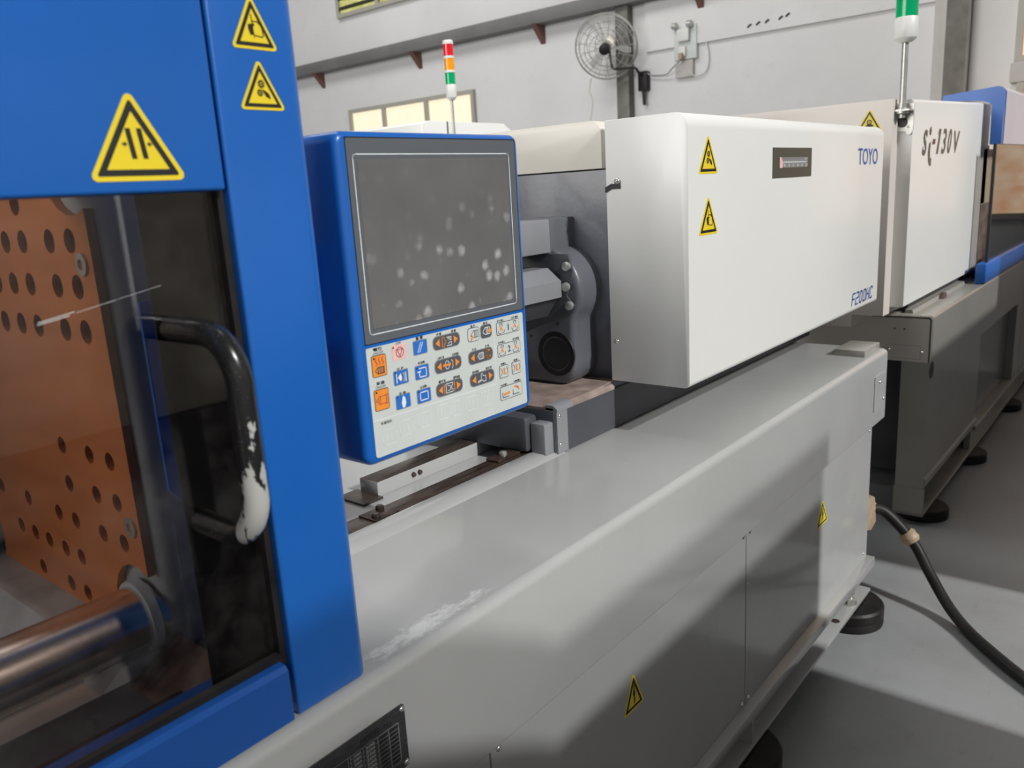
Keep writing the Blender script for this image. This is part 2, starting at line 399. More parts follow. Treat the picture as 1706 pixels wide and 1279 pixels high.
# flat prints on a plane: 'F' faces -Y (u=x, v=z), 'L' faces -X (u=-y, v=z), 'T' faces +Z (u=x, v=y)
class Flat:
    def __init__(s, plane, pos): s.bm = bmesh.new(); s.pl = plane; s.pos = pos; s.mats = []
    def mi(s, m):
        if m not in s.mats: s.mats.append(m)
        return s.mats.index(m)
    def v(s, u, v, h):
        return {'F': (u, s.pos-h, v), 'L': (s.pos-h, -u, v), 'T': (u, v, s.pos+h)}[s.pl]
    def poly(s, pts, mat, h):
        f = s.bm.faces.new([s.bm.verts.new(s.v(u, v, h)) for u, v in pts]); f.material_index = s.mi(mat)
        f.normal_update()
        want = {'F': Vector((0, -1, 0)), 'L': Vector((-1, 0, 0)), 'T': Vector((0, 0, 1))}[s.pl]
        if f.normal.dot(want) < 0: f.normal_flip()
    def slab(s, pts, mat, h0, h1):
        A = [s.bm.verts.new(s.v(u, v, h0)) for u, v in pts]; C = [s.bm.verts.new(s.v(u, v, h1)) for u, v in pts]
        fs = [s.bm.faces.new(A), s.bm.faces.new(C[::-1])]
        for i in range(len(pts)): fs.append(s.bm.faces.new((A[i], C[i], C[(i+1) % len(pts)], A[(i+1) % len(pts)])))
        for f in fs: f.material_index = s.mi(mat)
        bmesh.ops.recalc_face_normals(s.bm, faces=fs)
    def line(s, pts, wd, mat, h, closed=False):
        n = len(pts)
        for i in range(n if closed else n-1):
            a = Vector(pts[i]); b = Vector(pts[(i+1) % n]); d = (b-a)
            if d.length < 1e-6: continue
            d.normalize(); q = Vector((-d.y, d.x))*wd/2; a2 = a-d*wd*.35; b2 = b+d*wd*.35
            s.poly([a2+q, b2+q, b2-q, a2-q], mat, h)
    def circ(s, c, r, mat, h, n=20, ru=None):
        s.poly([(c[0]+(ru or r)*math.cos(2*PI*i/n), c[1]+r*math.sin(2*PI*i/n)) for i in range(n)], mat, h)
    def text(s, t, x0, x1, y0, y1, mat, h, shear=0, bold=0):
        """lettering fitted into the box x0..x1, y0..y1"""
        vs_, fs = glyphs(t, bold)
        if not vs_: return
        ax = min(v[0] for v in vs_); bx = max(v[0] for v in vs_); ay = min(v[1] for v in vs_); by = max(v[1] for v in vs_)
        sx = (x1-x0)/(bx-ax); sy = (y1-y0)/(by-ay)
        V = []
        for v in vs_:
            vy = (v[1]-ay)*sy
            V.append(s.bm.verts.new(s.v(x0+(v[0]-ax)*sx+shear*vy, y0+vy, h)))
        k = s.mi(mat)
        for f in fs:
            try: g = s.bm.faces.new([V[i] for i in f]); g.material_index = k
            except ValueError: pass
    def done(s, name, parent, label=None, **k): return ob(name, s.bm, s.mats, parent, label, **k)

_g = {}
def glyphs(t, bold=0):
    if (t, bold) in _g: return _g[(t, bold)]
    cu = bpy.data.curves.new('lettering', 'FONT'); cu.body = t; cu.resolution_u = 3; cu.offset = bold
    o = bpy.data.objects.new('lettering', cu)
    me = bpy.data.meshes.new_from_object(o)
    r = ([tuple(v.co) for v in me.vertices], [tuple(p.vertices) for p in me.polygons])
    bpy.data.meshes.remove(me); bpy.data.objects.remove(o); bpy.data.curves.remove(cu)
    _g[(t, bold)] = r; return r

def tri(cx, y0, y1, wd, r, inset, n=4):
    """rounded upright triangle, apex (cx, y1), base y0, half width wd, shrunk by inset"""
    A, Bq, C = Vector((cx-wd, y0)), Vector((cx+wd, y0)), Vector((cx, y1))
    G = (A+Bq+C)/3
    ctr = []
    P3 = [A, Bq, C]
    rad = r
    for i in range(3):
        p = P3[i]; a = (P3[i-1]-p).normalized(); b = (P3[(i+1) % 3]-p).normalized()
        bis = (a+b).normalized(); half = a.angle(b)/2
        ctr.append((p+bis*((inset+rad)/math.sin(half)), a, b))
    out = []
    for c, a, b in ctr:
        na = Vector((a.y, -a.x)); nb = Vector((-b.y, b.x))
        if na.dot(c-G) < 0: na = -na
        if nb.dot(c-G) < 0: nb = -nb
        for k in range(n+1):
            d = (na*(1-k/n)+nb*(k/n)).normalized(); out.append(tuple(c+d*rad))
    return out

def sign(name, plane, pos, cx, y0, y1, wd, sym, parent, label, k=1.0):
    H = y1-y0; f = Flat(plane, pos)
    f.slab(tri(cx, y0, y1, wd, H*.06, 0), 'yellow', 0, .0006)
    f.poly(tri(cx, y0, y1, wd, H*.02, H*.055), 'black', .0009)
    f.poly(tri(cx, y0, y1, wd, H*.004, H*.125), 'yellow', .0012)
    h = .0015; s = H; ox, oy = cx, y0+H*.40; rx = wd/(H*.58)
    def q(pts): return [(ox+u*s*rx, oy+v*s) for u, v in pts]
    if sym == 'press':
        f.poly(q([(-.10, .17), (-.04, .17), (.0, -.16), (-.06, -.16)]), 'black', h)
        f.poly(q([(.03, .17), (.09, .17), (.13, -.16), (.07, -.16)]), 'black', h)
        for sg, ux in ((1, -.08), (-1, .12)):
            f.poly(q([(ux-sg*.01, .0), (ux-sg*.055, .035), (ux-sg*.045, .01), (ux-sg*.075, .01), (ux-sg*.075, -.01), (ux-sg*.045, -.01), (ux-sg*.055, -.035)][::sg]), 'black', h)
    elif sym == 'hand':
        f.line(q([(-.02, .22), (.0, -.20)]), H*.010, 'black', h); f.line(q([(-.04, .22), (-.025, .0)]), H*.008, 'black', h)
        f.poly(q([(-.13, .04), (-.02, .06), (.03, .06), (.03, .02), (-.02, .02), (.01, -.14), (-.09, -.15), (-.13, -.03)]), 'black', h)
        f.line(q([(-.02, .10), (.11, .10), (.20, .02), (.23, -.14), (.19, -.17), (.0, -.15)]), H*.022, 'black', h)
    elif sym == 'gears':
        for (gx, gy, gr) in ((.0, .10, .075), (-.05, -.07, .065)):
            pts = []
            for i in range(28):
                a = 2*PI*i/28; rr = gr*(1.28 if i % 2 == 0 else .88); pts.append((gx+rr*math.cos(a), gy+rr*math.sin(a)))
            f.poly(q(pts), 'black', h)
            f.poly(q([(gx+gr*.5*math.cos(2*PI*i/14), gy+gr*.5*math.sin(2*PI*i/14)) for i in range(14)]), 'yellow', h+.0002)
            f.poly(q([(gx+gr*.34*math.cos(2*PI*i/14), gy+gr*.34*math.sin(2*PI*i/14)) for i in range(14)]), 'black', h+.0004)
        f.poly(q([(.0, .0), (.07, -.02), (.16, -.07), (.20, -.14), (.19, -.20), (.15, -.16), (.10, -.15), (.06, -.09)]), 'black', h)
    elif sym == 'bolt':
        f.poly(q([(.0, .28), (.045, .25), (.02, .07), (.09, .14), (.045, -.10), (.09, -.10), (.015, -.27), (-.02, -.10), (.015, -.08), (-.02, .0), (-.08, -.05)]), 'black', h)
    elif sym == 'hot':
        for r_, m_ in ((.11, 'black'), (.065, 'yellow'), (.035, 'black')):
            h += .0002; f.poly(q([(r_*math.cos(2*PI*i/16), .02+r_*math.sin(2*PI*i/16)) for i in range(16)]), m_, h)
        f.poly(q([(-.06, -.05), (.05, -.05), (.18, -.12), (.16, -.18), (-.2, -.18)]), 'black', h)
    return f.done(name, parent, label)

def screw(parent, x, y, z, r=.006, face='F'):
    ax = {'F': 'y', 'L': 'x', 'T': 'z'}[face]; sg = 1 if face == 'T' else -1
    bm = LA((x, y, z), [(0, r*1.05), (sg*r*.25, r), (sg*r*.6, r*.7), (sg*r*.7, r*.4), (sg*r*.45, r*.25)], ax, 10)
    return ob('screw', bm, 'screwm', parent)

def foot(parent, x, y, r=.125, h=.072):
    bm = bmesh.new()
    add_lathe(bm, (x, y, 0), [(0, r*.985), (.010, r), (.022, r*.99), (.030, r*.97), (.036, r), (h-.008, r), (h, r-.007)], 'z', 48)
    f = ob('leveling_foot', bm, 'rubber', parent)
    return f

# ------------------------------------------------------------------ the setting
ob('floor', B(-9, 12, -12, 16, -.1, 0), 'floor', kind='structure')
XW = 7.3
wall = ob('wall_back', B(XW, XW+.3, -12, 16, 0, 7.5), 'wall', kind='structure')
ob('wall_step', B(XW-.03, XW, -12, 4.18, 2.83, 7.5), 'wall', wall)
ob('beam', B(XW-.16, XW+.001, 1.62, 16, 3.27, 3.40, bev=.006), 'wallbeam', wall, 'dark grey horizontal beam')
br = None
for y in (9.07, 7.24, 5.41, 3.60, 10.9):
    if br is None:
        b0 = P([(XW, 3.275), (XW-.17, 3.275), (XW, 3.09)], 'y', y-.03, y+.03)
        br = ob('bracket', b0, 'bracketred', wall, 'red-brown triangular bracket')
    else: dup(br, (0, y-9.07, 0))
ob('steel_column', B(XW-.10, XW+.001, 4.33, 4.47, 0, 3.27, bev=.004), 'column', wall, 'dark grey vertical steel column')
ob('concrete_column', B(XW-.14, XW+.001, 1.40, 1.55, 0, 7.4, bev=.004), 'column', wall, 'speckled grey column')
ob('column_edge', B(XW-.10, XW+.001, 1.55, 1.64, 0, 7.4, bev=.004), 'columnlite', wall)
for (y, z, wd) in ((3.14, 2.893, .05), (3.06, 2.90, .05), (2.98, 2.905, .05), (2.86, 2.912, .05), (2.80, 2.925, .05)):
    ob('hook', TU(smooth_path([(XW, y-wd/2, z), (XW-.03, y-wd/4, z+.012), (XW-.03, y+wd/4, z-.004), (XW, y+wd/2, z-.01)], 4), .008, 8), 'black', wall)

def window(name, y0, y1, z0, z1, div, pane, slats=0, sill=False):
    f = bmesh.new(); t = .045
    for a, b, c, d in ((y0, y1, z1-t, z1), (y0, y1, z0, z0+t), (y0, y0+t, z0+t, z1-t), (y1-t, y1, z0+t, z1-t)): add_box(f, XW-.05, XW, a, b, c, d)
    o = ob(name, f, 'winframe', kind='structure')
    edges = [y0]+div+[y1]
    for a, b in zip(edges, edges[1:]):
        ob('pane', B(XW-.012, XW-.001, a+.026 if a != y0 else a+t, b-.026 if b != y1 else b-t, z0+t, z1-t), pane, o)
    for d in div: ob('mullion', B(XW-.05, XW-.001, d-.025, d+.025, z0+t, z1-t), 'winframe', o)
    for i in range(slats):
        z = z0+t+.02+(z1-z0-2*t)*(i+.25)/slats
        ob('louvre_slat', P([(XW-.045, z), (XW-.04, z-.012), (XW-.014, z+.045), (XW-.018, z+.055)] and [(y, zz) for y, zz in ()] or [(XW-.045, z), (XW-.04, z-.012), (XW-.014, z+.03), (XW-.019, z+.04)], 'y', y0+t, y1-t), 'louvre', o)
    if sill: ob('sill', B(XW-.12, XW-.001, y0-.05, y1+.05, z0-.09, z0-.005, bev=.006), 'winframe', o)
    return o
window('window_1', 6.40, 8.58, 1.55, 2.76, [7.17, 7.92], 'curtain')
window('window_2', 6.9, 8.62, 3.87, 5.0, [7.86], 'greenglass', slats=9)
window('window_3', -.6, 1.10, 2.31, 3.5, [.25], 'orangeglass')
window('window_4', -.6, 1.07, 1.18, 2.17, [.25], 'orangeglass')
ob('window_sill', B(XW-.06, XW-.001, -.65, 1.12, 2.17, 2.31, bev=.008), 'columnlite', wall)

# ------------------------------------------------------------------ wall fan, socket panel, cords
fx, fy, fz = 7.02, 4.46, 2.90
fan = thing('wall_fan', (fx, fy, fz), 'round wire-caged fan on a bent arm high on the back wall', 'fan')
ax = Vector((-.80, -.30, -.34)).normalized()         # the way the fan faces
uu = ax.orthogonal().normalized(); vv = ax.cross(uu); FC = Vector((fx, fy, fz)); R = .30
def ring(r, t, n=48): return [FC+ax*t+r*(math.cos(2*PI*i/n)*uu+math.sin(2*PI*i/n)*vv) for i in range(n)]
bm = bmesh.new()
for r, t in ((R, .0), (R*.985, .03), (R*.93, .07), (R*.80, .095), (R*.64, .105), (R*.48, .11), (R*.30, .11)): add_tube(bm, ring(r, t), .0028 if r < R*.95 else .005, 6, closed=True)
for k in range(16):
    a = 2*PI*k/16; d = math.cos(a)*uu+math.sin(a)*vv
    add_tube(bm, [FC+d*R, FC+d*R*.93+ax*.07, FC+d*R*.64+ax*.105, FC+d*R*.2+ax*.11], .0022, 5)
ob('front_cage', bm, 'cagewire', fan)
bm = bmesh.new()
for r, t in ((R*.93, -.05), (R*.70, -.085), (R*.42, -.09)): add_tube(bm, ring(r, t), .0028, 6, closed=True)
for k in range(16):
    a = 2*PI*(k+.5)/16; d = math.cos(a)*uu+math.sin(a)*vv
    add_tube(bm, [FC+d*R, FC+d*R*.93-ax*.05, FC+d*R*.70-ax*.085, FC+d*R*.2-ax*.09], .0022, 5)
ob('rear_cage', bm, 'cagewire', fan)
bm = bmesh.new(); add_tube(bm, [FC-ax*.17, FC-ax*.16, FC-ax*.05, FC-ax*.03], [.045, .06, .06, .05], 20)
ob('motor', bm, 'cream', fan)
bm = bmesh.new(); add_tube(bm, [FC+ax*.0, FC+ax*.05, FC+ax*.115, FC+ax*.13], [.035, .05, .052, .03], 20)
ob('hub', bm, 'rubber', fan, 'dark round hub')
for k in range(3):
    a = 2*PI*k/3+.5; bm = bmesh.new(); prev = None
    rows = []
    for j in range(5):
        rr = .05+.19*j/4; row = []
        for s_ in (-1, 0, 1):
            ang = a+s_*(.10+.14*math.sin(PI*(j+.6)/5)); d = math.cos(ang)*uu+math.sin(ang)*vv
            row.append(bm.verts.new(FC+d*rr+ax*(.03*s_)))
        rows.append(row)
    for p, q in zip(rows, rows[1:]):
        for i in range(2): bm.faces.new((p[i], p[i+1], q[i+1], q[i]))
    bmesh.ops.solidify(bm, geom=bm.faces[:], thickness=.003)
    ob('blade', bm, 'wall', fan)
ob('arm', TU(smooth_path([FC-ax*.10, (fx+.02, fy-.04, fz-.16), (fx+.02, fy-.08, fz-.21), (fx+.06, fy-.26, fz-.22), (XW-.14, 4.20, fz-.25), (XW-.02, 4.20, fz-.30)], 6), .012, 10), 'rubber', fan)
bm = B(XW-.07, XW, 4.15, 4.25, fz-.42, fz-.24, bev=.01); add_tube(bm, [(XW-.05, 4.2, fz-.40), (XW-.05, 4.19, fz-.55)], .016, 8)
ob('wall_mount', bm, 'rubber', fan)
ob('pull_cord', TU(smooth_path([(6.98, 4.62, 2.63), (6.98, 4.64, 2.52), (7.0, 4.62, 2.42), (7.0, 4.66, 2.2), (7.0, 4.67, 1.9)], 5), .006, 6), 'winframe', fan)

sp = thing('switch_panel', (XW-.01, 3.75, 2.65), 'pale switch and socket panel on the back wall right of the fan', 'socket')
ob('backboard', B(XW-.045, XW-.002, 3.64, 3.87, 2.705, 3.0, bev=.004), 'keypad', sp)
ob('lower_box', B(XW-.04, XW-.002, 3.68, 3.86, 2.55, 2.70, bev=.006), 'columnlite', sp)
ob('switch_block', B(XW-.085, XW-.046, 3.70, 3.82, 2.86, 2.97, bev=.008), 'lampwhite', sp)
ob('socket', B(XW-.07, XW-.046, 3.74, 3.81, 2.73, 2.82, bev=.008), 'lampwhite', sp)
ob('plug', B(XW-.115, XW-.071, 3.755, 3.795, 2.70, 2.76, bev=.01), 'plastic', sp)
for y in (3.69, 3.84):
    ob('fuse_holder', LA((XW-.08, y, 3.0), [(-.02, .02), (-.018, .03), (.02, .03), (.03, .02)], 'y', 16), 'galv', sp)
ob('cord', TU(smooth_path([(XW-.10, 3.775, 2.695), (XW-.08, 3.87, 2.64), (XW-.05, 3.95, 2.60), (XW-.04, 4.10, 2.61), (XW-.05, 4.16, 2.64)], 8), .007, 8), 'printgrey', fan, 'thin grey power cord')
ob('cord', TU(smooth_path([(XW-.03, 3.66, 2.95), (XW-.02, 3.57, 2.86), (XW-.02, 3.53, 2.70), (XW-.02, 3.56, 2.58), (XW-.03, 3.66, 2.55), (XW-.04, 3.72, 2.60)], 8), .006, 8), 'keypad', sp, 'pale looped cord')

# ------------------------------------------------------------------ machine 1
m1 = thing('injection_molding_machine', (1.2, 1.25, 0), 'nearest moulding machine with blue guard, control panel and white cover lettered TOYO', 'machine', 'injection moulding machines')
X0, X1 = -1.3, 2.955
# lower body
body = ob('base_frame', B(X0, X1, .806, 1.72, .20, .72), 'base', m1)
def access_panel(x0, x1, scr):
    p = ob('access_panel', B(x0+.0022, x1-.0022, .800, .8065, .202, .7165, bev=.0012, seg=1), 'base', m1)
    for x, z in scr: screw(p, x, .800, z)
    return p
a0 = access_panel(X0, .842, [])
a1 = access_panel(.842, 1.862, [(.862, .70), (.862, .22), (1.842, .705), (1.842, .215)])
a2 = access_panel(1.862, X1, [(1.882, .705), (1.882, .215), (2.918, .70), (2.918, .225)])
sign('warning_sticker', 'F', .800, 1.291, .522, .612, .042, 'bolt', a1, 'yellow triangle with a black lightning bolt')
sign('warning_sticker', 'F', .800, 2.446, .514, .600, .052, 'bolt', a2, 'yellow triangle with a black lightning bolt')
# upper body: folded sheet with round front bend
prof = rounded(.785, 1.14, .718, .975, (.004, .0, .0, .018), 6)
ob('base_top_cover', P(prof, 'x', X0, 3.05, bev=.0), 'base_worn', m1)
prof = [(1.115, .96), (1.115, .975), (1.135, .985), (1.165, .986), (1.176, .984), (1.178, .96)]
ob('curb', P(prof, 'x', X0, 1.52), 'base', m1)
ob('base_tray', B(X0, 2.95, 1.14, 1.72, .715, .955), 'base', m1)
ob('end_plate', P(rounded(2.90, 3.02, .782, .785, 0), 'z', .775, .90), 'base', m1)
ep = ob('end_tab', B(2.915, 3.03, .7815, .7855, .775, .892, bev=.001, seg=1), 'base', m1)
screw(ep, 2.95, .7815, .874, .007); screw(ep, 3.005, .7815, .803, .007)
ob('end_block', B(2.87, 3.045, .812, .915, .975, .998, bev=.002), 'base2', m1)
# bottom channel
ch = bmesh.new()
add_box(ch, X0, X1+.01, .772, .92, .166, .202, bev=.002); add_box(ch, X0, 2.56, .835, .86, .09, .17)
add_box(ch, X0, X1-.03, .772, .92, .080, .092, bev=.001)
ob('bottom_rail', ch, 'base', m1)
for x in (1.86, .5): ob('rail_gusset', B(x-.005, x+.005, .775, .84, .092, .166), 'base', m1)
cg = bmesh.new(); add_box(cg, 2.90, 2.925, .83, .90, .092, .168)
ob('rail_gusset', cg, 'base', m1)
def hexbolt(x, y, z0):
    bm = bmesh.new(); add_lathe(bm, (x, y, z0), [(0, .026), (.004, .026)], 'z', 24)
    add_lathe(bm, (x, y, z0+.004), [(0, .0185), (.016, .0185), (.018, .016)], 'z', 6)
    add_lathe(bm, (x, y, z0+.02), [(0, .011), (.016, .011), (.018, .009)], 'z', 16)
    add_lathe(bm, (x+.004, y+.002, z0+.036), [(0, .018), (.014, .018), (.016, .015)], 'z', 6)
    return ob('anchor_bolt', bm, 'galv', m1)
hexbolt(2.77, .80, .092)
ob('rail_hole', LA((2.62, .80, .0925), [(0, .014), (.0006, .014)], 'z', 20), 'hole', m1)
ob('end_wall', B(X1-.004, X1, .81, 1.7, .10, .72), 'base', m1)
for x in (2.83, 1.86, .4, -.9): foot(m1, x, .825)
for x in (2.83, -.9): foot(m1, x, 1.62)
pl = bmesh.new(); f = Flat('F', .7848)
f.slab(rounded(.44, .656, .812, .912, .006, 3), 'platedark', 0, .0012)
h = .0016
for i in range(5): f.line([(.50+.0, .895-i*.0), (.50, .895)], .0008, 'black', h)
f.text('MODEL  No.', .575, .632, .893, .901, 'black', h)
for x in (.552, .578, .604, .624, .642): f.line([(x, .825), (x, .888)], .0009, 'printgrey', h)
f.line([(.478, .888), (.642, .888)], .0009, 'printgrey', h); f.line([(.478, .825), (.642, .825)], .0009, 'printgrey', h)
for i in range(9):
    z = .831+i*.0065
    f.line([(.552, z-.003), (.642, z-.003)], .0005, 'printgrey', h)
    f.text('1,280', .556, .574, z-.0015, z+.0022, 'keywhite', h); f.text('200', .582, .598, z-.0015, z+.0022, 'keywhite', h)
    f.text('mm', .607, .619, z-.0015, z+.0018, 'black', h); f.line([(.627, z), (.639, z)], .002, 'black', h)
f.text('会社', .610, .636, .8145, .8235, 'black', h+.0002)
f.text('株式', .570, .598, .8145, .8235, 'black', h+.0002)
npl = f.done('nameplate', m1, 'dark metal nameplate with rivets')
for x, z in ((.650, .905), (.650, .820), (.446, .905), (.446, .820)): screw(npl, x, .7832, z, .0045)

# guide rails, tray fittings
r1 = ob('guide_rail', B(X0, 1.52, 1.180, 1.236, .955, .981, bev=.002), 'rust', m1, 'oily brown flat guide rail')
ob('joint_plate', B(.965, 1.03, 1.182, 1.234, .981, .984, bev=.001), 'rust', r1)
for x, y in ((.978, 1.195), (1.012, 1.222)): ob('bolt', LA((x, y, .984), [(0, .009), (.006, .009), (.009, .006)], 'z', 12), 'railtop', r1)
ob('stop_plate', B(1.36, 1.46, 1.196, 1.236, .981, .988, bev=.002), 'rust', r1)
ob('bolt', LA((1.40, 1.215, .988), [(0, .010), (.007, .010), (.010, .006)], 'z', 12), 'galv', r1)
r2 = bmesh.new(); add_box(r2, 1.105, 1.52, 1.335, 1.395, .955, .990, bev=.002)
for f_ in r2.faces:
    if f_.normal.z > .5: f_.material_index = 1
r2o = ob('guide_rail', r2, ['base', 'railtop'], m1, 'rear guide rail with an oily dark top')
ob('end_tab', B(1.05, 1.106, 1.32, 1.41, .955, .960), 'railtop', r2o)
for x in (1.215, 1.235): ob('bolt', LA((x, 1.335, .975), [(0, .006), (-.006, .005)], 'y', 10), 'railtop', r2o)

# ---- blue fixed guard (column right of the door)
col = P(rounded(.501, .614, .800, .955, (.004, .016, .016, .004), 5), 'z', .976, 2.12, bev=.004)
gd = ob('fixed_guard', col, 'blue', m1)
sign('warning_sticker', 'F', .800, .5555, 1.7665, 1.823, .0295, 'hand', gd, 'yellow triangle with a crushed hand')
sign('warning_sticker', 'F', .800, .5565, 1.704, 1.758, .0295, 'gears', gd, 'yellow triangle with two gears and fingers')
ob('button_plug', LA((.616, .835, 1.70), [(-.002, .006), (.003, .006), (.005, .004)], 'x', 14), 'rubber', gd)

# ---- sliding door
dr = bmesh.new()
add_box(dr, -.95, .496, .7965, .845, 1.620, 2.12, bev=.004, seg=3)
door = ob('sliding_door', dr, 'blue', m1, 'blue sliding door with a smoky window')
ob('lower_band', P([(.7965, .978), (.7965, 1.046), (.802, 1.052), (.845, 1.058), (.845, .978)], 'x', -.95, .492, bev=.002), 'blue_dark', door)
ob('window_pane', B(-.93, .492, .822, .827, 1.045, 1.625), 'glass', door, 'smoky glass pane')
sc_ = Flat('F', .822)  # gleam across the pane, drawn as thin pale lines
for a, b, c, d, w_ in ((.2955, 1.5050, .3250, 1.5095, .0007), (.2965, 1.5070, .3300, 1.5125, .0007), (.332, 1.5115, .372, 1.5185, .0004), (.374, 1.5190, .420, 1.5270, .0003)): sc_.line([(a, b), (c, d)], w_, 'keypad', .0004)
sc_.done('pane_gleam', door, 'bright painted gleam across the pane')
ob('black_film', B(.410, .494, .8275, .829, 1.05, 1.622), 'blackgloss', door, 'black strip down the right side of the pane')
ob('window_gasket', B(.4925, .5005, .812, .835, 1.048, 1.622), 'rubber', door)
ob('bottom_gasket', B(-.93, .4925, .812, .822, 1.052, 1.062), 'rubber', door)
sign('warning_sticker', 'F', .7965, .4035, 1.632, 1.7185, .050, 'press', door, 'large yellow triangle with a clamping press symbol')
hx = .425; pts = []
yo, yi, zt, zb, rc = .716, .822, 1.480, 1.262, .045
pts.append((hx, yi, zt)); pts.append((hx, yi-.03, zt))
for i in range(9):
    a = PI/2*i/8; pts.append((hx+.006*i/8, yo+rc-rc*math.sin(a), zt-rc+rc*math.cos(a)))
for i in range(1, 8): pts.append((hx+.006, yo, zt-rc-(zt-zb-2*rc)*i/8))
for i in range(9):
    a = PI/2*i/8; pts.append((hx+.006-.006*i/8, yo+rc-rc*math.cos(a), zb+rc-rc*math.sin(a)))
pts += [(hx, yi-.03, zb), (hx, yi, zb)]
hd = ob('handle', TU(pts, .0138, 20), 'handle', door, 'black D-shaped handle worn to bare metal low down')

# ---- seen through the door: platen, copper plate, tie bars
TY, TZ, NR = 1.10, 1.043, .076
plt = [(1.06, 1.125)]
def notch(cy, cz, a0, a1, n=8): return [(cy+NR*math.cos(a0+(a1-a0)*i/n), cz+NR*math.sin(a0+(a1-a0)*i/n)) for i in range(n+1)]
zc = 1.361; ZT = 2*zc-TZ; yc = 1.40; TY2 = 2*yc-TY
out = notch(TY, TZ, math.radians(118), math.radians(-42))
out += notch(TY2, TZ, math.radians(222), math.radians(62))
out += notch(TY2, ZT, math.radians(-62), math.radians(-222))
out += notch(TY, ZT, math.radians(42), math.radians(-118))
ys = [1.12, 1.183, 1.275, 1.337, 1.40]; ys += [2*yc-y for y in ys[:4]]
rows = [1.572, 1.512, 1.452]
hs = [(1.278, 1.625, .0165), (1.40, 1.625, .0165), (1.522, 1.625, .0165)]+[(y, z, .0165) for z in rows for y in ys]+[(y, z, .0135) for z in (1.27, 1.209) for y in (1.12, 1.183, 1.275, 1.617, 1.68)]
hs += [(y, 1.148, .0135) for y in (1.12, 1.185, 1.277, 1.339, 1.461, 1.58)]+[(y, 1.086, .0135) for y in (1.282, 1.34, 1.403, 1.46, 1.52)]+[(y, 1.024, .0135) for y in (1.285, 1.344, 1.456)]
cu = bpy.data.curves.new('plate', 'CURVE'); cu.dimensions = '2D'; cu.fill_mode = 'BOTH'; cu.extrude = .0055
for loop in [out]+[[(y+r*math.cos(2*PI*k/20), z+r*math.sin(2*PI*k/20)) for k in range(20)] for y, z, r in hs]:
    sp_l = cu.splines.new('POLY'); sp_l.points.add(len(loop)-1); sp_l.use_cyclic_u = True
    for q, (a, b) in zip(sp_l.points, loop): q.co = (a, b, 0, 1)
co = bpy.data.objects.new('plate', cu); me_ = bpy.data.meshes.new_from_object(co)
pp = bmesh.new(); pp.from_mesh(me_)
for v in pp.verts: v.co = Vector((.4655+v.co.z, v.co.x, v.co.y))
bmesh.ops.recalc_face_normals(pp, faces=pp.faces[:])
bpy.data.objects.remove(co); bpy.data.curves.remove(cu); bpy.data.meshes.remove(me_)
plate = ob('perforated_plate', pp, 'copper', m1, 'copper-coloured mounting plate with rows of holes')
for y, z, r in hs:
    bm = bmesh.new(); add_lathe(bm, (.4695, y, z), [(0, r*1.02), (.003, r*1.02)], 'x', 20)
    ob('threaded_hole', bm, 'hole', plate)
for y, z in ((1.093, 1.542), (1.088, 1.18)):
    o = ob('socket_bolt', LA((.461, y, z), [(0, .015), (-.004, .015), (-.0045, .007), (.0, .006)], 'x', 18), 'galv', plate)
pb = bmesh.new()
add_box(pb, .472, .80, 1.050, 1.75, .985, 1.80, bev=.02, seg=3)
ob('fixed_platen', pb, 'castgreen', m1, 'grey cast platen behind the copper plate')
ob('inner_guard_strip', P([(.472, 1.495), (.472, 1.25), (.486, 1.232), (.55, 1.232), (.55, 1.495)], 'y', .985, .990), 'blue', m1, 'blue sheet strip behind the glass')
ob('platen_collar', LA((.462, TY, TZ), [(0, .056), (-.012, .053), (-.012, .047)], 'x', 40), 'castgreen', m1)
for y in (TY, TY2):
    for z in (TZ, ZT): ob('tie_bar', CY((-.75, y, z), .046, 1.23, 'x', 48), 'steel', m1)
ob('platen_foot', P([(.50, .957), (.475, 1.0), (.40, 1.0), (.35, .957)], 'y', 1.06, 1.74), 'castgreen', m1)
ob('drip_tray', P([(.15, .958), (.48, .958), (.48, 1.02), (.40, .975), (.15, .966)], 'y', .90, 1.05), 'rust', m1)
ob('front_rail', B(-.9, .48, .88, .96, .976, .992, bev=.003), 'railtop', m1)
for x in (.30, .36): ob('bolt', LA((x, .92, .992), [(0, .009), (.007, .009), (.009, .006)], 'z', 12), 'galv', m1)
ob('inner_sill', B(-.94, .495, .848, 1.06, .9755, .9775), 'deepcast', m1)
ob('inner_floor', B(-.94, .49, 1.06, 1.90, .955, .962), 'deepcast', m1)
ob('rear_guard', B(-.95, .62, 1.93, 1.94, .70, 2.12), 'cream', m1)

# ---- control panel
px0, px1, pz0, pz1, pf = .690, 1.066, 1.236, 1.690, .850
cp = ob('control_panel', P(rounded(px0, px1, pz0, pz1, .016, 6), 'y', pf, .972, bev=.010, seg=4), 'blue', m1, 'blue operator panel with screen and keypad')
f = Flat('F', pf); f.slab(rounded(.708, 1.054, 1.409, 1.681, .003, 2), 'bezel', -.002, .0004)
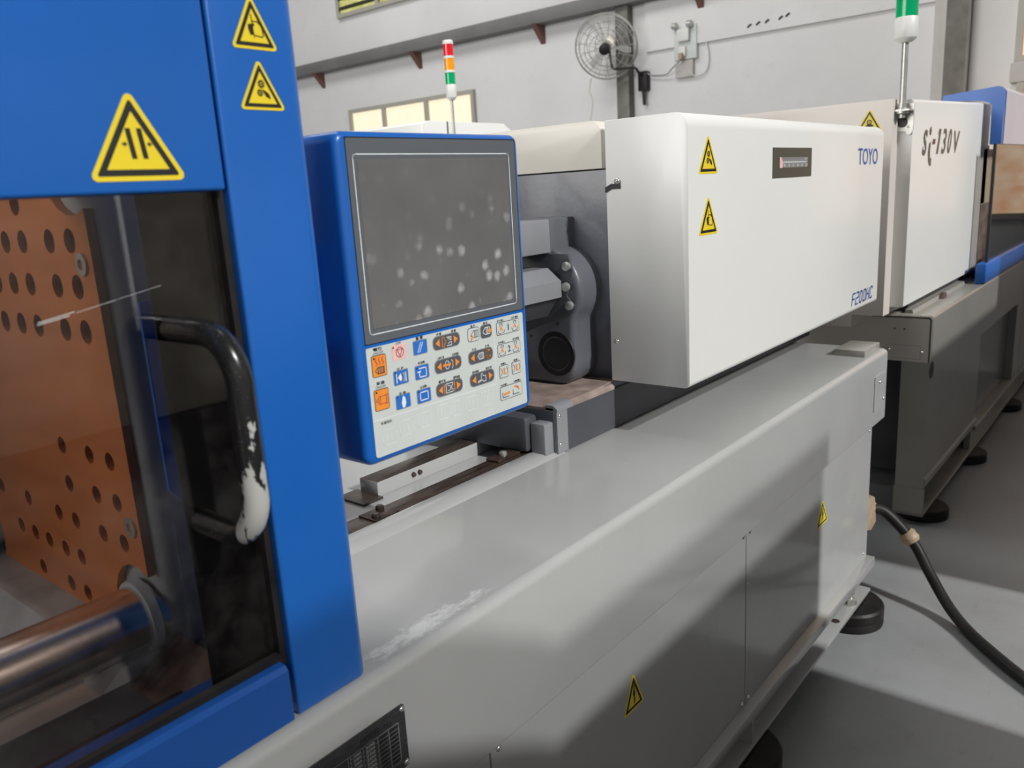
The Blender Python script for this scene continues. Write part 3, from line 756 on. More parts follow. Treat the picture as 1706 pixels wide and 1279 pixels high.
# recessed look: thin dark seam round the bezel
f.line([(.7072, 1.4085), (1.0548, 1.4085), (1.0548, 1.6818), (.7072, 1.6818)], .0016, 'black', .0003, closed=True)
f.line(rounded(.7175, 1.038, 1.421, 1.6605, .005, 4), .0014, 'keywhite', .0008, closed=True)
f.done('screen_bezel', cp, 'grey bezel with a thin white outline')
sc = bmesh.new(); add_box(sc, .7235, 1.0325, pf-.0012, pf+.001, 1.4275, 1.6535, bev=.0008, seg=1)
ob('screen', sc, 'screen', cp, 'dark switched-off screen covered in finger marks')
kb = Flat('F', pf)
kb.slab(rounded(.7065, 1.0505, 1.2465, 1.4035, (.004, .004, .003, .003), 3), 'keypad', -.001, .0012)
kb.line([(.708, 1.3005), (.972, 1.2965)], .0010, 'keywhite', .0014); kb.line([(.974, 1.30), (.974, 1.401)], .0010, 'keywhite', .0014)
for i, (x, z) in enumerate([(.735, 1.272), (.768, 1.277), (.806, 1.279), (.846, 1.281), (.876, 1.279), (.910, 1.279), (.945, 1.279)]):
    kb.line(rounded(x-.013, x+.013, z-.011, z+.011, .003, 2), .0007, 'keywhite', .0014, closed=True)
    kb.line([(x-.005, z-.005), (x-.005, z+.005)], .0009, 'printgrey' if 0 else 'keywhite', .0014); kb.line([(x+.003, z-.006), (x+.003, z+.004)], .0009, 'keywhite', .0014)
kb.text('看護開始', .720, .741, 1.2918, 1.2962, 'black', .0015)
def lab(t, x, z, wd=.016, hh=.0050, bold=.02): kb.text(t, x-wd/2, x+wd/2, z-hh/2, z+hh/2, 'black', .0015, bold=bold)
lab('電熱', .7275, 1.4000, .017); lab('ON/OFF', .7275, 1.3945, .019, .0038, 0)
lab('OFF', .7665, 1.4015, .010, .0035, 0); lab('重 開', .808, 1.4015, .014, .005)
lab('馬達', .7265, 1.3520, .016); lab('ON/OFF', .7265, 1.3465, .019, .0038, 0)
lab('位 移', .766, 1.3645, .014, .0045); lab('半自動', .808, 1.3648, .014, .0045); lab('手 動', .766, 1.3283, .014, .0045); lab('全自動', .808, 1.3285, .014, .0045)
for x, z, a, b in ((.864, 1.387, '關 模', '開 模'), (.864, 1.351, '頂針後退', '頂針前進'), (.863, 1.315, '模厚後退', '模厚前進'), (.939, 1.350, '射 出', '儲 料'), (.939, 1.314, '座台前進', '座台後退')):
    wd = .010 if len(a) < 4 else .015
    lab(a, x-.015, z+.0130, wd, .0043); lab(b, x+.017, z+.0130, wd, .0043)
lab('鬆 夾', .925, 1.4000, .010, .0045); lab('鬆 退', .955, 1.4002, .010, .0045)
lab('中子1進入', .992, 1.3983, .017, .0038); lab('中子1脫出', 1.029, 1.3983, .017, .0038)
lab('中子2進入', .992, 1.3625, .017, .0038); lab('中子2脫出', 1.029, 1.3625, .017, .0038)
lab('吹氣2', .993, 1.3263, .012, .004); lab('吹氣1', 1.026, 1.3263, .012, .004)
lab('安全門開入', .992, 1.2905, .018, .0038); lab('自動門開入', 1.027, 1.2905, .018, .0038)
key = kb.done('keypad', cp, 'pale membrane keypad with printed keys')
Z1, Z2 = .0014, .0021
def keyf(): return Flat('F', pf)
def pill(x, z, sym):
    k = keyf(); k.slab(rounded(x-.030, x+.030, z-.0110, z+.0110, .0085, 5), 'printgrey', .0011, Z1); k.poly(rounded(x-.0285, x+.0285, z-.0098, z+.0098, .0078, 5), 'keygrey', Z1+.0003)
    h = Z2
    k.poly([(x-.0245, z), (x-.0155, z+.0062), (x-.0155, z-.0062)], 'orange', h)
    if sym == 4: pass
    else: k.poly([(x+.0245, z), (x+.0155, z+.0062), (x+.0155, z-.0062)], 'orange', h)
    L = lambda p, m, w_=.0011: k.line([(x+a, z+b) for a, b in p], w_, m, h)
    if sym == 1:
        L([(-.010, .007), (-.005, .007), (-.005, .003), (-.002, .001), (-.002, -.002), (-.006, -.004), (-.006, -.008), (-.010, -.008), (-.010, .007)], 'orange')
        L([(.000, .006), (.010, .006), (.010, .001), (.007, .001), (.007, .004), (.003, .004), (.003, .002)], 'keywhite'); L([(.000, -.007), (.010, -.007), (.010, -.002), (.007, -.002), (.003, -.004)], 'keywhite')
    if sym == 2:
        L([(-.011, 0), (.004, 0)], 'orange', .0035); L([(-.007, .002), (-.005, .006), (-.001, .006), (.002, .002)], 'keywhite'); L([(-.007, -.002), (-.005, -.006), (-.001, -.006), (.002, -.002)], 'keywhite')
        L([(.007, .006), (.010, .003), (.009, 0), (.010, -.004), (.007, -.007)], 'keywhite')
    if sym == 3:
        for u in (-.012, .0105): L([(u, .007), (u, -.007)], 'orange', .0016)
        L([(-.008, .007), (-.008, -.007), (.007, -.007), (.007, -.003), (.004, -.003), (.004, .003), (.007, .003), (.007, .007), (-.008, .007)], 'keywhite')
        L([(-.004, .004), (.001, .003), (.001, -.003), (-.004, -.004)], 'keywhite')
    if sym == 4:
        L([(-.008, 0), (-.004, .005), (.006, .005), (.006, -.005), (-.004, -.005), (-.008, 0)], 'keywhite')
        for u in (-.003, 0, .003): L([(u, .004), (u, -.004)], 'keywhite', .0009)
        c = [(.0175+.0055*math.cos(a), .0065*math.sin(a)) for a in [math.radians(d) for d in range(60, 360, 30)]]; L(c, 'orange', .0028)
    if sym == 5:
        L([(-.011, -.004), (-.003, -.002), (-.003, .007), (.001, .007), (.001, .003), (.008, .003), (.008, -.006), (.001, -.006), (.001, -.003), (-.011, -.006)], 'keywhite')
    k.done('button', key, 'dark grey pill key with orange arrows')
for (x, z, s_) in ((.864, 1.387, 1), (.864, 1.351, 2), (.863, 1.315, 3), (.939, 1.350, 4), (.939, 1.314, 5)): pill(x, z, s_)
def square(x, z, w_, h_, border, fill, label, draw, r=.003):
    k = keyf(); k.slab(rounded(x-w_/2, x+w_/2, z-h_/2, z+h_/2, r, 4), border, .0011, Z1)
    t = .0011; k.poly(rounded(x-w_/2+t, x+w_/2-t, z-h_/2+t, z+h_/2-t, max(r-t, .0005), 4), fill, Z1+.0003)
    draw(k, x, z); k.done('button', key, label)
def pl_(k, x, z, p, m, w_=.0011, closed=False): k.line([(x+a, z+b) for a, b in p], w_, m, Z2, closed)
def d_heat(k, x, z):
    k.circ((x-.009, z+.0115), .0016, 'black', Z2, 10)
    for u in (-.005, .001, .007): pl_(k, x, z, [(u, .012), (u-.002, .008), (u+.001, .004), (u-.001, .001)], 'keyred')
    pl_(k, x, z, [(-.008, -.006), (-.003, -.002), (.008, -.002), (.008, -.011), (-.003, -.011), (-.008, -.007)], 'logogrey')
    for u in (-.003, 0, .003, .006): pl_(k, x, z, [(u, -.003), (u, -.010)], 'keygrey', .0014)
square(.7275, 1.3765, .0275, .031, 'logogrey', 'orange', 'orange heater key', d_heat)
def d_motor(k, x, z):
    k.circ((x-.009, z+.0115), .0016, 'black', Z2, 10)
    pl_(k, x, z, [(-.006, .005), (.008, .005), (.008, -.006), (-.006, -.006)], 'keyred', .0009, True); pl_(k, x, z, [(-.003, .005), (-.003, -.006)], 'keyred', .0009); pl_(k, x, z, [(.006, .006), (.011, .006), (.011, -.007), (.006, -.007)], 'keyred', .0008)
    pl_(k, x, z, [(-.006, .0015), (-.010, .0015), (-.010, -.002), (-.006, -.002)], 'keyred', .0009)
square(.7265, 1.3282, .0275, .031, 'logogrey', 'orange', 'orange motor key', d_motor)
def d_off(k, x, z):
    k.circ((x-.011, z+.008), .0014, 'black', Z2, 10)
    pl_(k, x, z, [(.001+.0072*math.cos(2*PI*i/18), .0072*math.sin(2*PI*i/18)) for i in range(18)], 'keyred', .0011, True)
    pl_(k, x, z, [(-.004, .004), (.006, .004), (.001, -.006)], 'keyred', .0011, True)
square(.7665, 1.3885, .0285, .0225, 'keypink', 'keypink', 'pink stop key', d_off)
def d_b1(k, x, z):
    for u in (-.002, .002): pl_(k, x, z, [(u-.004, -.007), (u+.003, .007)], 'keywhite', .0012)
def d_b2(k, x, z):
    k.circ((x-.010, z+.007), .0013, 'black', Z2, 8)
    pl_(k, x, z, [(-.006, .006), (.008, .006), (.008, -.007), (-.006, -.007), (-.006, -.001)], 'keywhite', .0016); pl_(k, x, z, [(-.009, .001), (-.003, .001)], 'keywhite', .002)
def d_b3(k, x, z):
    k.circ((x-.011, z+.008), .0013, 'black', Z2, 8)
    pl_(k, x, z, [(-.008, .006), (.008, .006), (.008, -.006), (-.008, -.006)], 'keywhite', .0016, True)
def d_b4(k, x, z):
    k.circ((x-.011, z+.008), .0013, 'black', Z2, 8)
    pl_(k, x, z, [(-.009, .006), (-.009, -.007)], 'keywhite', .0015); pl_(k, x, z, [(.009, .006), (.009, -.007)], 'keywhite', .0013)
    k.poly([(x-.007, z), (x-.001, z+.006), (x+.001, z+.001), (x+.001, z-.002), (x-.001, z-.006)], 'keywhite', Z2); k.poly([(x+.002, z+.006), (x+.008, z+.006), (x+.008, z-.007), (x+.002, z-.007), (x+.005, z)], 'printgrey', Z2)
def d_b5(k, x, z):
    k.circ((x-.011, z+.008), .0013, 'black', Z2, 8)
    k.poly([(x, z+.009), (x+.004, z+.005), (x+.005, z-.003), (x+.002, z-.009), (x-.002, z-.009), (x-.004, z-.002), (x-.002, z+.004)], 'keywhite', Z2)
for (x, z, d_) in ((.8085, 1.388, d_b1), (.808, 1.351, d_b2), (.808, 1.315, d_b3), (.766, 1.352, d_b4), (.766, 1.3162, d_b5)):
    square(x, z, .0295, .0220, 'printgrey', 'keyblue', 'blue key', d_)
def d_gun(m_):
    def g(k, x, z):
        pl_(k, x, z, [(-.007, -.001), (-.001, .006), (.010, .006), (.010, -.005), (-.001, -.005)], m_, .0011, True)
        for u in (.002, .0055): pl_(k, x, z, [(u, .005), (u, -.004)], m_, .0013)
    return g
def d_hex(k, x, z): d_gun('keygrey')(k, x, z); k.poly([(x-.009, z-.009), (x-.004, z), (x-.001, z-.004), (x-.006, z-.009)], 'orange', Z2+.0003)
def d_gs(k, x, z): d_gun('keywhite')(k, x-.002, z); k.circ((x+.008, z), .0038, 'orange', Z2+.0003, 10)
square(.9255, 1.3868, .0285, .0225, 'keygrey', 'keypad', 'white key with an orange arrow', d_hex, .006)
square(.9555, 1.3870, .0275, .0225, 'printgrey', 'keygrey', 'dark grey key', d_gs, .006)
def d_core(n):
    def g(k, x, z):
        for u in (-.018, .017):
            k.poly([(x+u-.005, z-.005), (x+u, z+.005), (x+u+.005, z-.005), (x+u, z-.001)], 'orange', Z2)
            pl_(k, x+u, z, [(-.008, -.003), (-.006, -.008), (-.001, -.008)], 'keygrey', .0010); pl_(k, x+u, z, [(.001, -.008), (.007, -.007), (.008, -.003)], 'keygrey', .0010); pl_(k, x+u, z, [(-.003, .004), (-.003, .008), (.003, .008), (.003, .004)], 'keygrey', .0010)
        k.text(n, x-(.0012 if n == '1' else .003), x+(.0012 if n == '1' else .003), z-.0055, z+.0055, 'keygrey', Z2, bold=.03)
    return g
square(1.0105, 1.3850, .0590, .0215, 'keygrey', 'keypad', 'white key marked 1', d_core('1'))
square(1.0100, 1.3490, .0590, .0215, 'keygrey', 'keypad', 'white key marked 2', d_core('2'))
def d_air(k, x, z):
    k.poly([(x-.002, z+.006), (x+.004, z+.005), (x+.002, z), (x+.004, z-.006), (x-.003, z-.005), (x-.001, z)], 'orange', Z2)
    pl_(k, x, z, [(-.009, .007), (-.004, .001), (-.009, -.007)], 'keygrey', .0009); pl_(k, x, z, [(.007, .007), (.009, 0), (.006, -.006)], 'keygrey', .0009)
square(.9935, 1.3133, .0240, .0215, 'keygrey', 'keypad', 'white air key', d_air); square(1.0260, 1.3133, .0240, .0215, 'keygrey', 'keypad', 'white air key', d_air)
def d_doork(k, x, z):
    for u in (-.015, .012):
        pl_(k, x+u, z, [(-.008, .001), (-.008, -.007), (.008, -.007)], 'keygrey', .0014)
    pl_(k, x-.015, z, [(-.003, -.002), (.009, -.001)], 'orange', .0040); pl_(k, x+.012, z, [(-.003, .006), (.004, .004), (.008, -.001)], 'orange', .0030)
square(1.0095, 1.2765, .0580, .0235, 'keygrey', 'keypad', 'white key with two door symbols', d_doork)
ob('panel_bracket', B(.60, .70, .94, .965, 1.40, 1.55), 'blue', m1)

# ---- injection unit front cover
ci = ob('injection_cover', P(rounded(.900, 1.125, 1.106, 1.757, (.016, 0, 0, .036), 8), 'x', 1.75, 3.305, bev=.003), 'white', m1, 'white sheet metal injection unit cover')
sign('warning_sticker', 'F', .900, 1.852, 1.616, 1.708, .0525, 'gears', ci, 'yellow triangle with gears and fingers')
sign('warning_sticker', 'F', .900, 1.852, 1.472, 1.566, .0525, 'hand', ci, 'yellow triangle with a crushed hand')
f = Flat('F', .900)
f.slab([(2.246, 1.596), (2.545, 1.596), (2.545, 1.678), (2.246, 1.678)], 'logogrey', 0, .002)
f.poly([(2.292, 1.623), (2.512, 1.623), (2.512, 1.652), (2.292, 1.652)], 'gauge', .0024)
f.poly([(2.292, 1.623), (2.312, 1.623), (2.318, 1.637), (2.303, 1.652), (2.292, 1.652)], 'keypink', .0027)
f.line([(2.312, 1.638), (2.50, 1.638)], .0022, 'keywhite', .0027)
for i in range(11):
    x = 2.325+i*.017; f.line([(x, 1.638), (x, 1.642 if i % 2 else 1.645)], .0014, 'keywhite', .0027)
for i, t in enumerate(['0', '10', '20', '30', '40', '50']): f.text(t, 2.322+i*.034, 2.334+i*.034, 1.626, 1.633, 'keywhite', .0027)
f.text('bar', 2.488, 2.505, 1.645, 1.650, 'keywhite', .0027)
f.done('gauge_window', ci, 'black framed scale window')
f = Flat('F', .900); f.text('TOYO', 3.002, 3.230, 1.6225, 1.679, 'logoblue', .0012, bold=.004); f.done('lettering', ci, 'blue lettering TOYO')
f = Flat('F', .900); 
LET = {'F': [[(0, 0), (0, 1), (1, 1)], [(0, .52), (.85, .52)]], '2': [[(0, 1), (1, 1), (1, .55), (0, .50), (0, 0), (1, 0)]],
       '0': [[(.1, .12), (.1, .88), (.35, 1), (.75, 1), (1, .88), (1, .12), (.75, 0), (.35, 0), (.1, .12)]],
       'H': [[(0, 0), (0, 1)], [(1, 0), (1, 1)], [(0, .5), (1, .5)]], 'C': [[(1, .85), (.8, 1), (.3, 1), (.05, .85), (.05, .15), (.3, 0), (.8, 0), (1, .15)]]}
for i, ch_ in enumerate('F200HC'):
    for st_ in LET[ch_]: f.line([(2.992+i*.0420+.027*a+.012*b, 1.133+.041*b) for a, b in st_], .0062, 'logoblue', .0012)
f.done('lettering', ci, 'blue slanted lettering F200HC')
ob('slot', P([(-0, 0)] and [(1.125, 1.598), (1.108, 1.606), (1.083, 1.606), (1.083, 1.594), (1.108, 1.594), (1.125, 1.586)], 'x', 1.7455, 1.752), 'dark', ci)
screw(ci, 1.7462, 1.0905, 1.6115, .0075, 'L'); screw(ci, 1.7495, 1.1065, 1.2110, .0068, 'L')
# ---- injection unit body behind
ob('end_plate', B(1.78, 1.81, 1.125, 1.72, 1.095, 1.643, bev=.002), 'casting', m1, 'dark grey textured end plate')
ob('injection_body', B(1.81, 3.28, 1.13, 1.72, 1.095, 1.70), 'dark', m1)
ob('top_cover', P(rounded(1.148, 1.72, 1.645, 1.762, (0, 0, .03, .03), 5), 'x', 1.770, 3.20, bev=.003), 'cream', m1, 'cream top cover')
ob('upper_beam', B(1.30, 1.668, 1.243, 1.36, 1.445, 1.528, bev=.004), 'casting_light', m1, 'light grey square beam')
ob('beam_end', B(1.666, 1.781, 1.246, 1.36, 1.44, 1.530, bev=.004), 'casting', m1)  # darker right end of the beam
# dome shaped casting
def dome_profile():
    cy, cz, r = 1.277, 1.345, .114; pts = []
    for i in range(15):
        a = math.radians(92+(216-92)*i/14); pts.append((cy+r*math.cos(a), cz+r*math.sin(a)))
    pts += [(1.187, 1.262), (1.187, 1.16), (1.190, 1.138), (1.200, 1.117), (1.220, 1.103), (1.245, 1.099), (1.50, 1.099), (1.58, 1.15), (1.60, 1.40), (1.54, 1.455)]
    return pts
ob('barrel_housing', P(dome_profile(), 'x', 1.672, 1.782, bev=.014, seg=4), 'casting', m1, 'rounded dark grey housing round the barrel')
ob('small_lug', P(rounded(1.36, 1.45, 1.099, 1.165, (0, 0, .02, .02), 4), 'x', 1.66, 1.68, bev=.004), 'casting', m1)
hp_ = bmesh.new()
pts = [(1.190, 1.442), (1.178, 1.402), (1.200, 1.372), (1.194, 1.352), (1.200, 1.336), (1.176, 1.312), (1.196, 1.288), (1.40, 1.215), (1.50, 1.40), (1.30, 1.442)]
ob('cover_flange', P(pts, 'x', 1.666, 1.673, bev=.001), 'deepcast', m1)
for y, z in ((1.192, 1.412), (1.196, 1.360), (1.188, 1.313)): ob('bolt', LA((1.664, y, z), [(0, .0115), (-.008, .0115), (-.010, .007)], 'x', 14), 'galv', m1)
bm = LA((1.6725, 1.244, 1.182), [(0, .060), (-.003, .058), (-.003, .046), (.012, .044), (.014, .030), (.006, .028), (.003, .02)], 'x', 40)
pt_ = ob('round_port', bm, 'rubber', m1, 'black recessed round port')
ob('port_mouth', LA((1.6722, 1.244, 1.182), [(0, .043), (-.0006, .043)], 'x', 32), 'black', pt_)
for y, z in ((1.236, 1.262), (1.325, 1.225)): ob('small_hole', LA((1.6722, y, z), [(0, .005), (-.0005, .005)], 'x', 12), 'hole', m1)
# barrel hood
hood = [(1.205, 1.335), (1.205, 1.376), (1.245, 1.408), (1.40, 1.408), (1.44, 1.376), (1.44, 1.335)]
ob('barrel_hood', P(hood, 'x', 1.30, 1.655, bev=.002), 'casting_light', m1, 'light grey hood over the barrel')
ob('barrel', CY((.95, 1.345, 1.345), .040, .72, 'x', 32), 'steel', m1)
ob('hood_skirt', P([(1.212, 1.336), (1.43, 1.336), (1.40, 1.285), (1.25, 1.285)], 'x', 1.32, 1.65), 'deepcast', m1)
ob('nozzle_block', B(1.42, 1.60, 1.33, 1.62, 1.09, 1.19, bev=.015), 'casting', m1)
# carriage
cb = bmesh.new(); add_prism(cb, [(1.49, 1.085), (1.78, 1.100), (3.2, 1.100), (3.2, .98), (1.49, .98)], 'y', 1.125, 1.66)
ob('carriage', cb, 'casting', m1, 'dark grey carriage block')
ob('carriage_top', P([(1.492, 1.086), (1.775, 1.098), (1.775, 1.103), (1.492, 1.091)], 'y', 1.128, 1.655), 'carrtop', m1, 'stained brownish carriage top')
sp_ = ob('side_plate', B(1.492, 1.535, 1.117, 1.125, .978, 1.083, bev=.001, seg=1), 'casting_light', m1)
ob('side_skirt', B(1.535, 3.2, 1.119, 1.125, .978, 1.083, bev=.001, seg=1), 'deepcast', m1, 'dark grey skirt of the carriage')
screw(sp_, 1.502, 1.118, 1.072, .006); screw(sp_, 1.502, 1.118, 1.0, .006)
ob('top_lip', P([(1.116, 1.083), (1.116, 1.090), (1.128, 1.098), (1.15, 1.098), (1.15, 1.083)], 'x', 1.492, 1.56), 'casting_light', m1)
ob('top_lip', P([(1.117, 1.083), (1.117, 1.090), (1.128, 1.098), (1.15, 1.098), (1.15, 1.083)], 'x', 1.56, 1.75), 'carrtop', m1)
ob('carriage_cheek', B(1.455, 1.4915, 1.128, 1.172, .978, 1.060, bev=.005), 'casting_light', m1)
ob('carriage_nose', B(1.44, 1.4915, 1.174, 1.60, .985, 1.075, bev=.012), 'deepcast', m1)
# plug on the far end of the base and its cable
pk = bmesh.new(); add_prism(pk, [(2.954, .40), (3.03, .415), (3.07, .395), (3.085, .34), (3.10, .285), (3.04, .27), (2.954, .30)], 'y', .808, .850, bev=.006); add_cyl(pk, (3.06, .829, .345), .022, .04, 'x', 20)
ob('cable_socket', pk, 'plastic', m1, 'beige socket on the end of the base')
path = smooth_path([(3.08, .829, .345), (3.12, .79, .325), (3.13, .735, .275), (3.135, .675, .205), (3.09, .61, .125), (3.02, .53, .05), (2.93, .45, .022), (2.82, .355, .021), (2.71, .245, .021), (2.60, .10, .021), (2.5, -.1, .021)], 8)
cb_ = thing('power_cable', (2.9, .45, 0), 'thick black cable with a beige connector running across the floor', 'cable')
ob('cable_sheath', TU(path, .0195, 14), 'rubber', cb_)
i0 = min(range(len(path)), key=lambda i: (path[i]-Vector((3.137, .70, .235))).length)
seg_ = path[i0-2:i0+3]
ob('connector', TU(seg_, [.026, .034, .031, .034, .027], 16), 'plastic', cb_, 'beige connector sleeve')

# ------------------------------------------------------------------ machine 2
m2 = thing('injection_molding_machine', (5.8, 1.25, 0), 'moulding machine at the right with a white cover lettered Si-130V', 'machine', 'injection moulding machines')
Y2 = .80; XE = 3.805
pr = rounded(Y2, 1.70, .768, .975, (0, 0, 0, .012), 5)
t2 = ob('base_top_cover', P(pr, 'x', XE+.006, 7.15), 'base2', m2)
gs_ = bmesh.new()
add_prism(gs_, rounded(Y2+.002, 1.60, .770, .973, (0, 0, 0, .011), 5), 'x', XE+.0, XE+.007)
ob('end_cap', gs_, 'beige', m2, 'flat end cap of the base')
f = Flat('L', XE); f.line([(-(Y2+.010), .772), (-(Y2+.010), .958), (-(Y2+.018), .966), (-1.05, .966)], .006, 'logogrey', .0006)
f.circ((-.955, .915), .004, 'black', .0008, 10); f.circ((-.915, .914), .004, 'black', .0008, 10)
f.line(rounded(-.985, -.845, .782, .842, .002, 2), .0016, 'printgrey', .0006, closed=True)
ec = f.done('end_print', m2)
for y, z in ((.978, .818), (.842, .812)): screw(m2, XE-.0005, y, z, .008, 'L')
ob('front_skirt', B(XE+.0, 4.94, Y2+.001, .92, .185, .769), 'base2', m2, 'lower front panel')
ob('front_skirt', B(6.16, 6.40, Y2+.002, .92, .185, .769), 'base2', m2)
ob('front_skirt', B(6.40, 7.15, Y2+.001, .92, .185, .769), 'base2', m2)
ob('recessed_panel', B(4.94, 6.16, .845, .92, .185, .70), 'brownpanel', m2, 'dark glossy recessed panel')
ob('recess_header', B(4.94, 6.16, Y2+.001, .92, .70, .769), 'base2', m2)
ob('skirt_ledge', P([(Y2-.008, .20), (Y2-.008, .225), (Y2+.000, .235), (.915, .235), (.915, .20)], 'x', XE+.003, 4.94), 'base2', m2)
ob('skirt_ledge', P([(Y2-.008, .16), (Y2-.008, .180), (Y2+.000, .1845), (.915, .1845), (.915, .16)], 'x', 4.94, 7.15), 'base2', m2)
ob('end_foot_panel', B(XE-.004, XE+.01, Y2-.004, .925, .062, .184), 'base2', m2)
b2 = bmesh.new(); add_box(b2, XE, 7.15, Y2-.004, .92, .048, .062, bev=.002); add_box(b2, XE+.1, 4.80, .87, .90, .06, .2); add_box(b2, 4.90, 8.6, .81, .84, .06, .17)
ob('bottom_rail', b2, 'base2', m2)
ob('inner_frame', B(4.25, 7.15, .92, 1.66, .10, .80), 'dark', m2)
ob('round_recess', LA((XE+.02, Y2+.001, .735), [(0, .038), (-.0015, .038)], 'y', 24), 'hole', m2)
for x in (3.97, 4.90, 6.1, 7.0): foot(m2, x, .835, .115, .05)
# front cover with a slightly rising top
fcv = bmesh.new()
n_ = 8; secs = []
for x, zt in ((3.70, 1.872), (5.33, 1.925)):
    ring_ = rounded(.90, .965, 1.026, zt, (.004, 0, 0, .014), 5); secs.append([fcv.verts.new((x, a, b)) for a, b in ring_])
fcv.faces.new(secs[0]); fcv.faces.new(secs[1][::-1])
for i in range(len(secs[0])): fcv.faces.new((secs[0][i], secs[1][i], secs[1][(i+1) % len(secs[0])], secs[0][(i+1) % len(secs[0])]))
bmesh.ops.recalc_face_normals(fcv, faces=fcv.faces[:])
c2 = ob('injection_cover', fcv, 'white', m2, 'white sheet metal injection unit cover')
f = Flat('F', .900)
f.text('S', 3.868, 3.932, 1.650, 1.758, 'logogrey', .0015, shear=.22, bold=.03)
f.poly([(3.978, 1.752), (3.992, 1.768), (4.008, 1.774), (4.016, 1.752), (4.004, 1.736), (3.990, 1.736)], 'logogrey', .0015)
f.poly([(4.016, 1.711), (3.985, 1.700), (3.972, 1.665), (3.985, 1.625), (4.010, 1.606), (4.034, 1.608), (4.036, 1.640), (4.012, 1.640), (4.006, 1.668)], 'logogrey', .0015)
f.poly([(4.042, 1.697), (4.090, 1.699), (4.098, 1.721), (4.050, 1.720)], 'bracketred', .0015)
f.poly([(4.120, 1.657), (4.152, 1.657), (4.196, 1.766), (4.160, 1.766), (4.142, 1.742), (4.158, 1.742)], 'logogrey', .0015)
f.text('3', 4.212, 4.282, 1.656, 1.770, 'logogrey', .0015, shear=.30, bold=.02)
f.text('0', 4.320, 4.390, 1.657, 1.771, 'logogrey', .0015, shear=.30, bold=.02)
f.text('V', 4.432, 4.556, 1.661, 1.763, 'logogrey', .0015, shear=.26, bold=.02)
f.done('lettering', c2, 'dark slanted lettering Si-130V')
st = [(.955, .998), (1.083, .998), (1.083, .945), (1.70, .945), (1.70, 1.84), (1.66, 1.878), (.955, 1.874)]
e2 = ob('end_cover', P(st, 'x', 3.61, 5.30, bev=.003), 'beige', m2, 'beige end cover of the injection unit')
sign('warning_sticker', 'L', 3.61, -1.043, 1.755, 1.846, .054, 'hot', e2, 'yellow triangle mostly hidden behind the nearer cover')
ob('under_rail', B(3.9, 5.5, .93, 1.0, .975, 1.026), 'dark', m2)
rc = ob('rail_curb', P([(.895, .975), (.900, .990), (.93, .992), (.93, .975)], 'x', 3.86, 5.2), 'base2', m2)
ob('stop_lug', P([(4.33, .975), (4.41, .975), (4.40, 1.0)], 'y', .875, .90), 'rust', m2)
hs_ = bmesh.new()
add_tube(hs_, smooth_path([(5.15, .90, .99), (5.2, .87, 1.04), (5.3, .90, 1.05), (5.32, .95, .99)], 5), .022, 8); add_tube(hs_, smooth_path([(5.0, .93, 1.0), (5.1, .90, 1.03), (5.22, .93, 1.0)], 5), .018, 8)
ob('hose', hs_, 'rubber', m2)
ob('side_strip', B(5.34, 5.40, .905, .97, 1.03, 1.70), 'galv', m2)
# blue guard
gb = bmesh.new()
add_prism(gb, [(.805, 1.70), (.805, 1.965), (.82, 1.99), (.84, 1.995), (1.10, 1.975), (1.10, 1.945), (.92, 1.930), (.875, 1.915), (.862, 1.90), (.860, 1.70)], 'x', 5.12, 5.16)
ob('guard_frame', gb, 'blue', m2, 'blue angled frame of the guard')
ob('guard_upper', P([(.802, 1.70), (.802, 1.97), (.82, 1.99), (.86, 1.995), (.86, 1.70)], 'x', 5.16, 7.15), 'pinkpaint', m2, 'pale reflective upper guard sheet')
ob('guard_window', B(5.05, 7.15, .815, .822, 1.08, 1.70), 'glass2', m2, 'smoky guard window')
ob('window_edge', B(5.03, 5.05, .812, .826, 1.08, 1.70), 'dark', m2)
ob('guard_lower', B(4.93, 7.15, .800, .850, .978, 1.082, bev=.004), 'blue', m2, 'blue lower guard band')
ob('warm_window_backing', B(5.22, 7.05, .90, 1.60, 1.385, 1.68), 'curtainbeige', m2)  # added backing that puts the warm reflected tone into the guard window
ob('grey_window_backing', B(5.22, 7.05, .895, 1.60, .98, 1.383), 'carrtop', m2)  # added backing for the greyer reflected tone low in the window
ob('pale_end_backing', B(7.08, 7.10, .84, 1.68, 1.36, 1.95), 'cream', m2)  # added end sheet, lightens what shows in the guard window
ob('beige_end_backing', B(7.07, 7.10, .84, 1.68, .98, 1.358), 'beige', m2)  # lower half of the added end sheet
ob('guard_back', B(5.45, 7.15, 1.69, 1.70, .98, 1.99), 'cream', m2)

# signal light on machine 2
def signal_light(parent_thing, x, y, zb, zt, r, zs, pr_, clipped=None):
    ob('pole', CY((x, y, zb), pr_, zt-zb, 'z', 20), 'galv', parent_thing)
    z = zt; H = zs
    ob('lamp_base', LA((x, y, z), [(0, r*.55), (H*.15, r*.95), (H*.2, r), (H*1.0, r), (H*1.05, r*.94)], 'z', 28), 'lampwhite', parent_thing)
    z += H*1.05
    for m_, lb in (('lampgreen', 'green lens'), ('lampamber', 'amber lens'), ('lampred', 'red lens')):
        ob('lens', LA((x, y, z), [(0, r*.94), (H*.78, r*.94)], 'z', 28), m_, parent_thing, lb)
        ob('spacer', LA((x, y, z+H*.78), [(0, r), (H*.16, r)], 'z', 28), 'lampwhite', parent_thing)
        z += H*.94
    ob('cap', LA((x, y, z), [(0, r), (H*.1, r*.9)], 'z', 28), 'lampwhite', parent_thing)
s2 = thing('signal_light', (3.655, .932, 1.83), 'signal light on a silver pole clamped to the corner of the Si-130V cover', 'lamp', 'machine signal lights')
signal_light(s2, 3.655, .932, 1.80, 2.085, .043, .088, .0125)
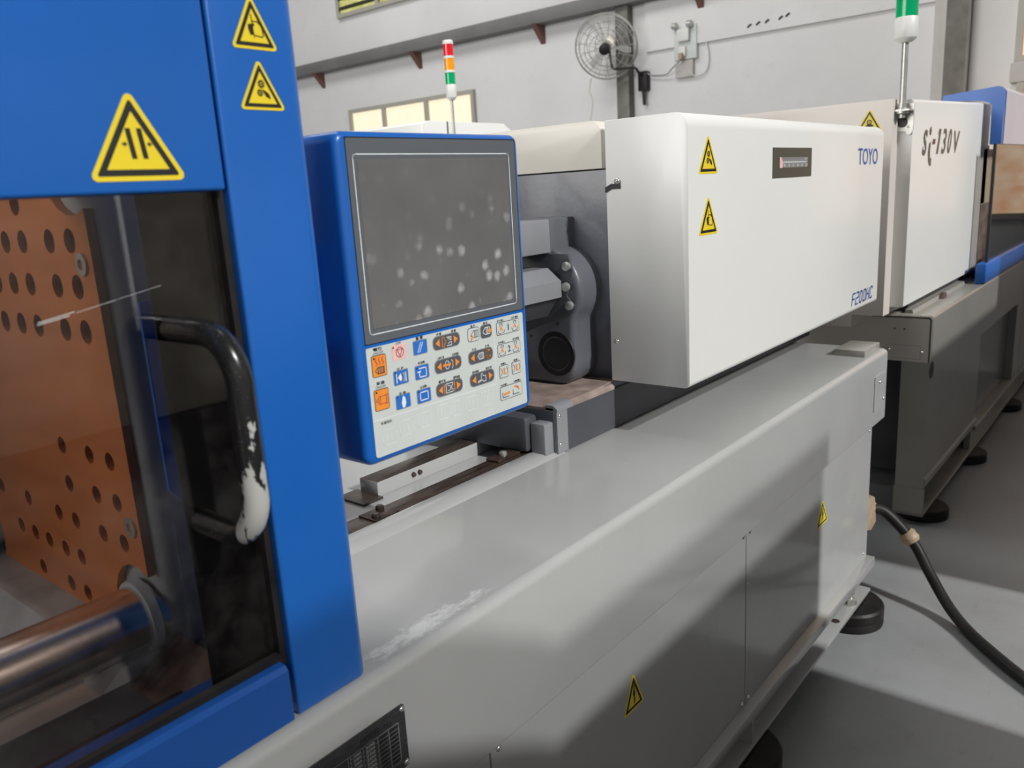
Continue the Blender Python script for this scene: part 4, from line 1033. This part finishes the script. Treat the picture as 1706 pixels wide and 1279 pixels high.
bk = bmesh.new(); add_prism(bk, rounded(-.0, .0, 0, 0, 0) if 0 else [(.896, 1.855), (.972, 1.855), (.972, 1.765), (.955, 1.750), (.925, 1.748), (.915, 1.735), (.905, 1.735), (.896, 1.75)], 'x', 3.690, 3.6985)
ob('mounting_plate', bk, 'galv', s2)
ob('pole_collar', LA((3.655, .932, 1.815), [(0, .020), (.003, .026), (.020, .026), (.023, .018), (.040, .018)], 'z', 20), 'galv', s2)
ob('shelf_bracket', B(3.63, 3.692, .90, .965, 1.826, 1.832), 'galv', s2)
ob('cable_hole', LA((3.689, .938, 1.785), [(0, .021), (-.001, .021)], 'x', 20), 'hole', s2)
for y, z in ((.910, 1.812), (.914, 1.765), (.960, 1.808), (.960, 1.764)): screw(s2, 3.690, y, z, .005, 'L')

# ------------------------------------------------------------------ machine 3, far behind
m3 = thing('injection_molding_machine', (3.3, 3.2, 0), 'far moulding machine, only its pale cover top showing above the control panel', 'machine', 'injection moulding machines')
ob('base', B(1.0, 4.6, 2.7, 3.6, .08, .98, bev=.01), 'base', m3)
ob('injection_cover', P([(2.72, 1.0), (2.76, 1.93), (2.80, 1.945), (3.35, 1.945), (3.43, 1.90), (3.43, 1.0)], 'y', 2.76, 3.5, bev=.004), 'white', m3, 'pale injection unit cover')
for x in (1.3, 4.3):
    for y in (2.8, 3.5): foot(m3, x, y, .11, .08)
s3 = thing('signal_light', (2.93, 2.70, 1.0), 'red, amber and green signal light on a thin pole behind the control panel', 'lamp', 'machine signal lights')
signal_light(s3, 2.93, 2.72, 1.5, 2.035, .0245, .066, .0065)
ob('pole_bracket', B(2.90, 2.96, 2.725, 2.762, 1.55, 1.60), 'galv', s3)

# ------------------------------------------------------------------ the row of machines across the aisle (behind the camera)
mo = thing('opposite_machine', (.4, -1.3, 0), 'machine across the aisle, behind the viewer, seen only in reflections', 'machine')
ob('base', B(-3.2, 2.44, -1.75, -.75, .06, .98, bev=.01), 'deepcast', mo)
ob('guard', P([(-3.2, .985), (-3.2, 2.11), (.60, 2.11), (.66, 2.03), (.95, 1.87), (1.02, 1.82), (2.44, 1.82), (2.44, .985)], 'y', -1.6, -.75, bev=.01), 'cream', mo)  # taller sloping part added to shade the foot of the blue column
mo2 = thing('opposite_machine', (5.8, -1.3, 0), 'second machine across the aisle, behind the viewer, seen only in reflections', 'machine')
ob('base', B(3.36, 7.2, -1.75, -.75, .06, .98, bev=.01), 'deepcast', mo2)
ob('guard', B(3.36, 5.35, -1.6, -.75, .985, 2.02, bev=.01), 'deepcast', mo2)
ob('guard_end', B(5.35, 7.2, -1.6, -.75, .985, 2.22, bev=.01), 'deepcast', mo2)
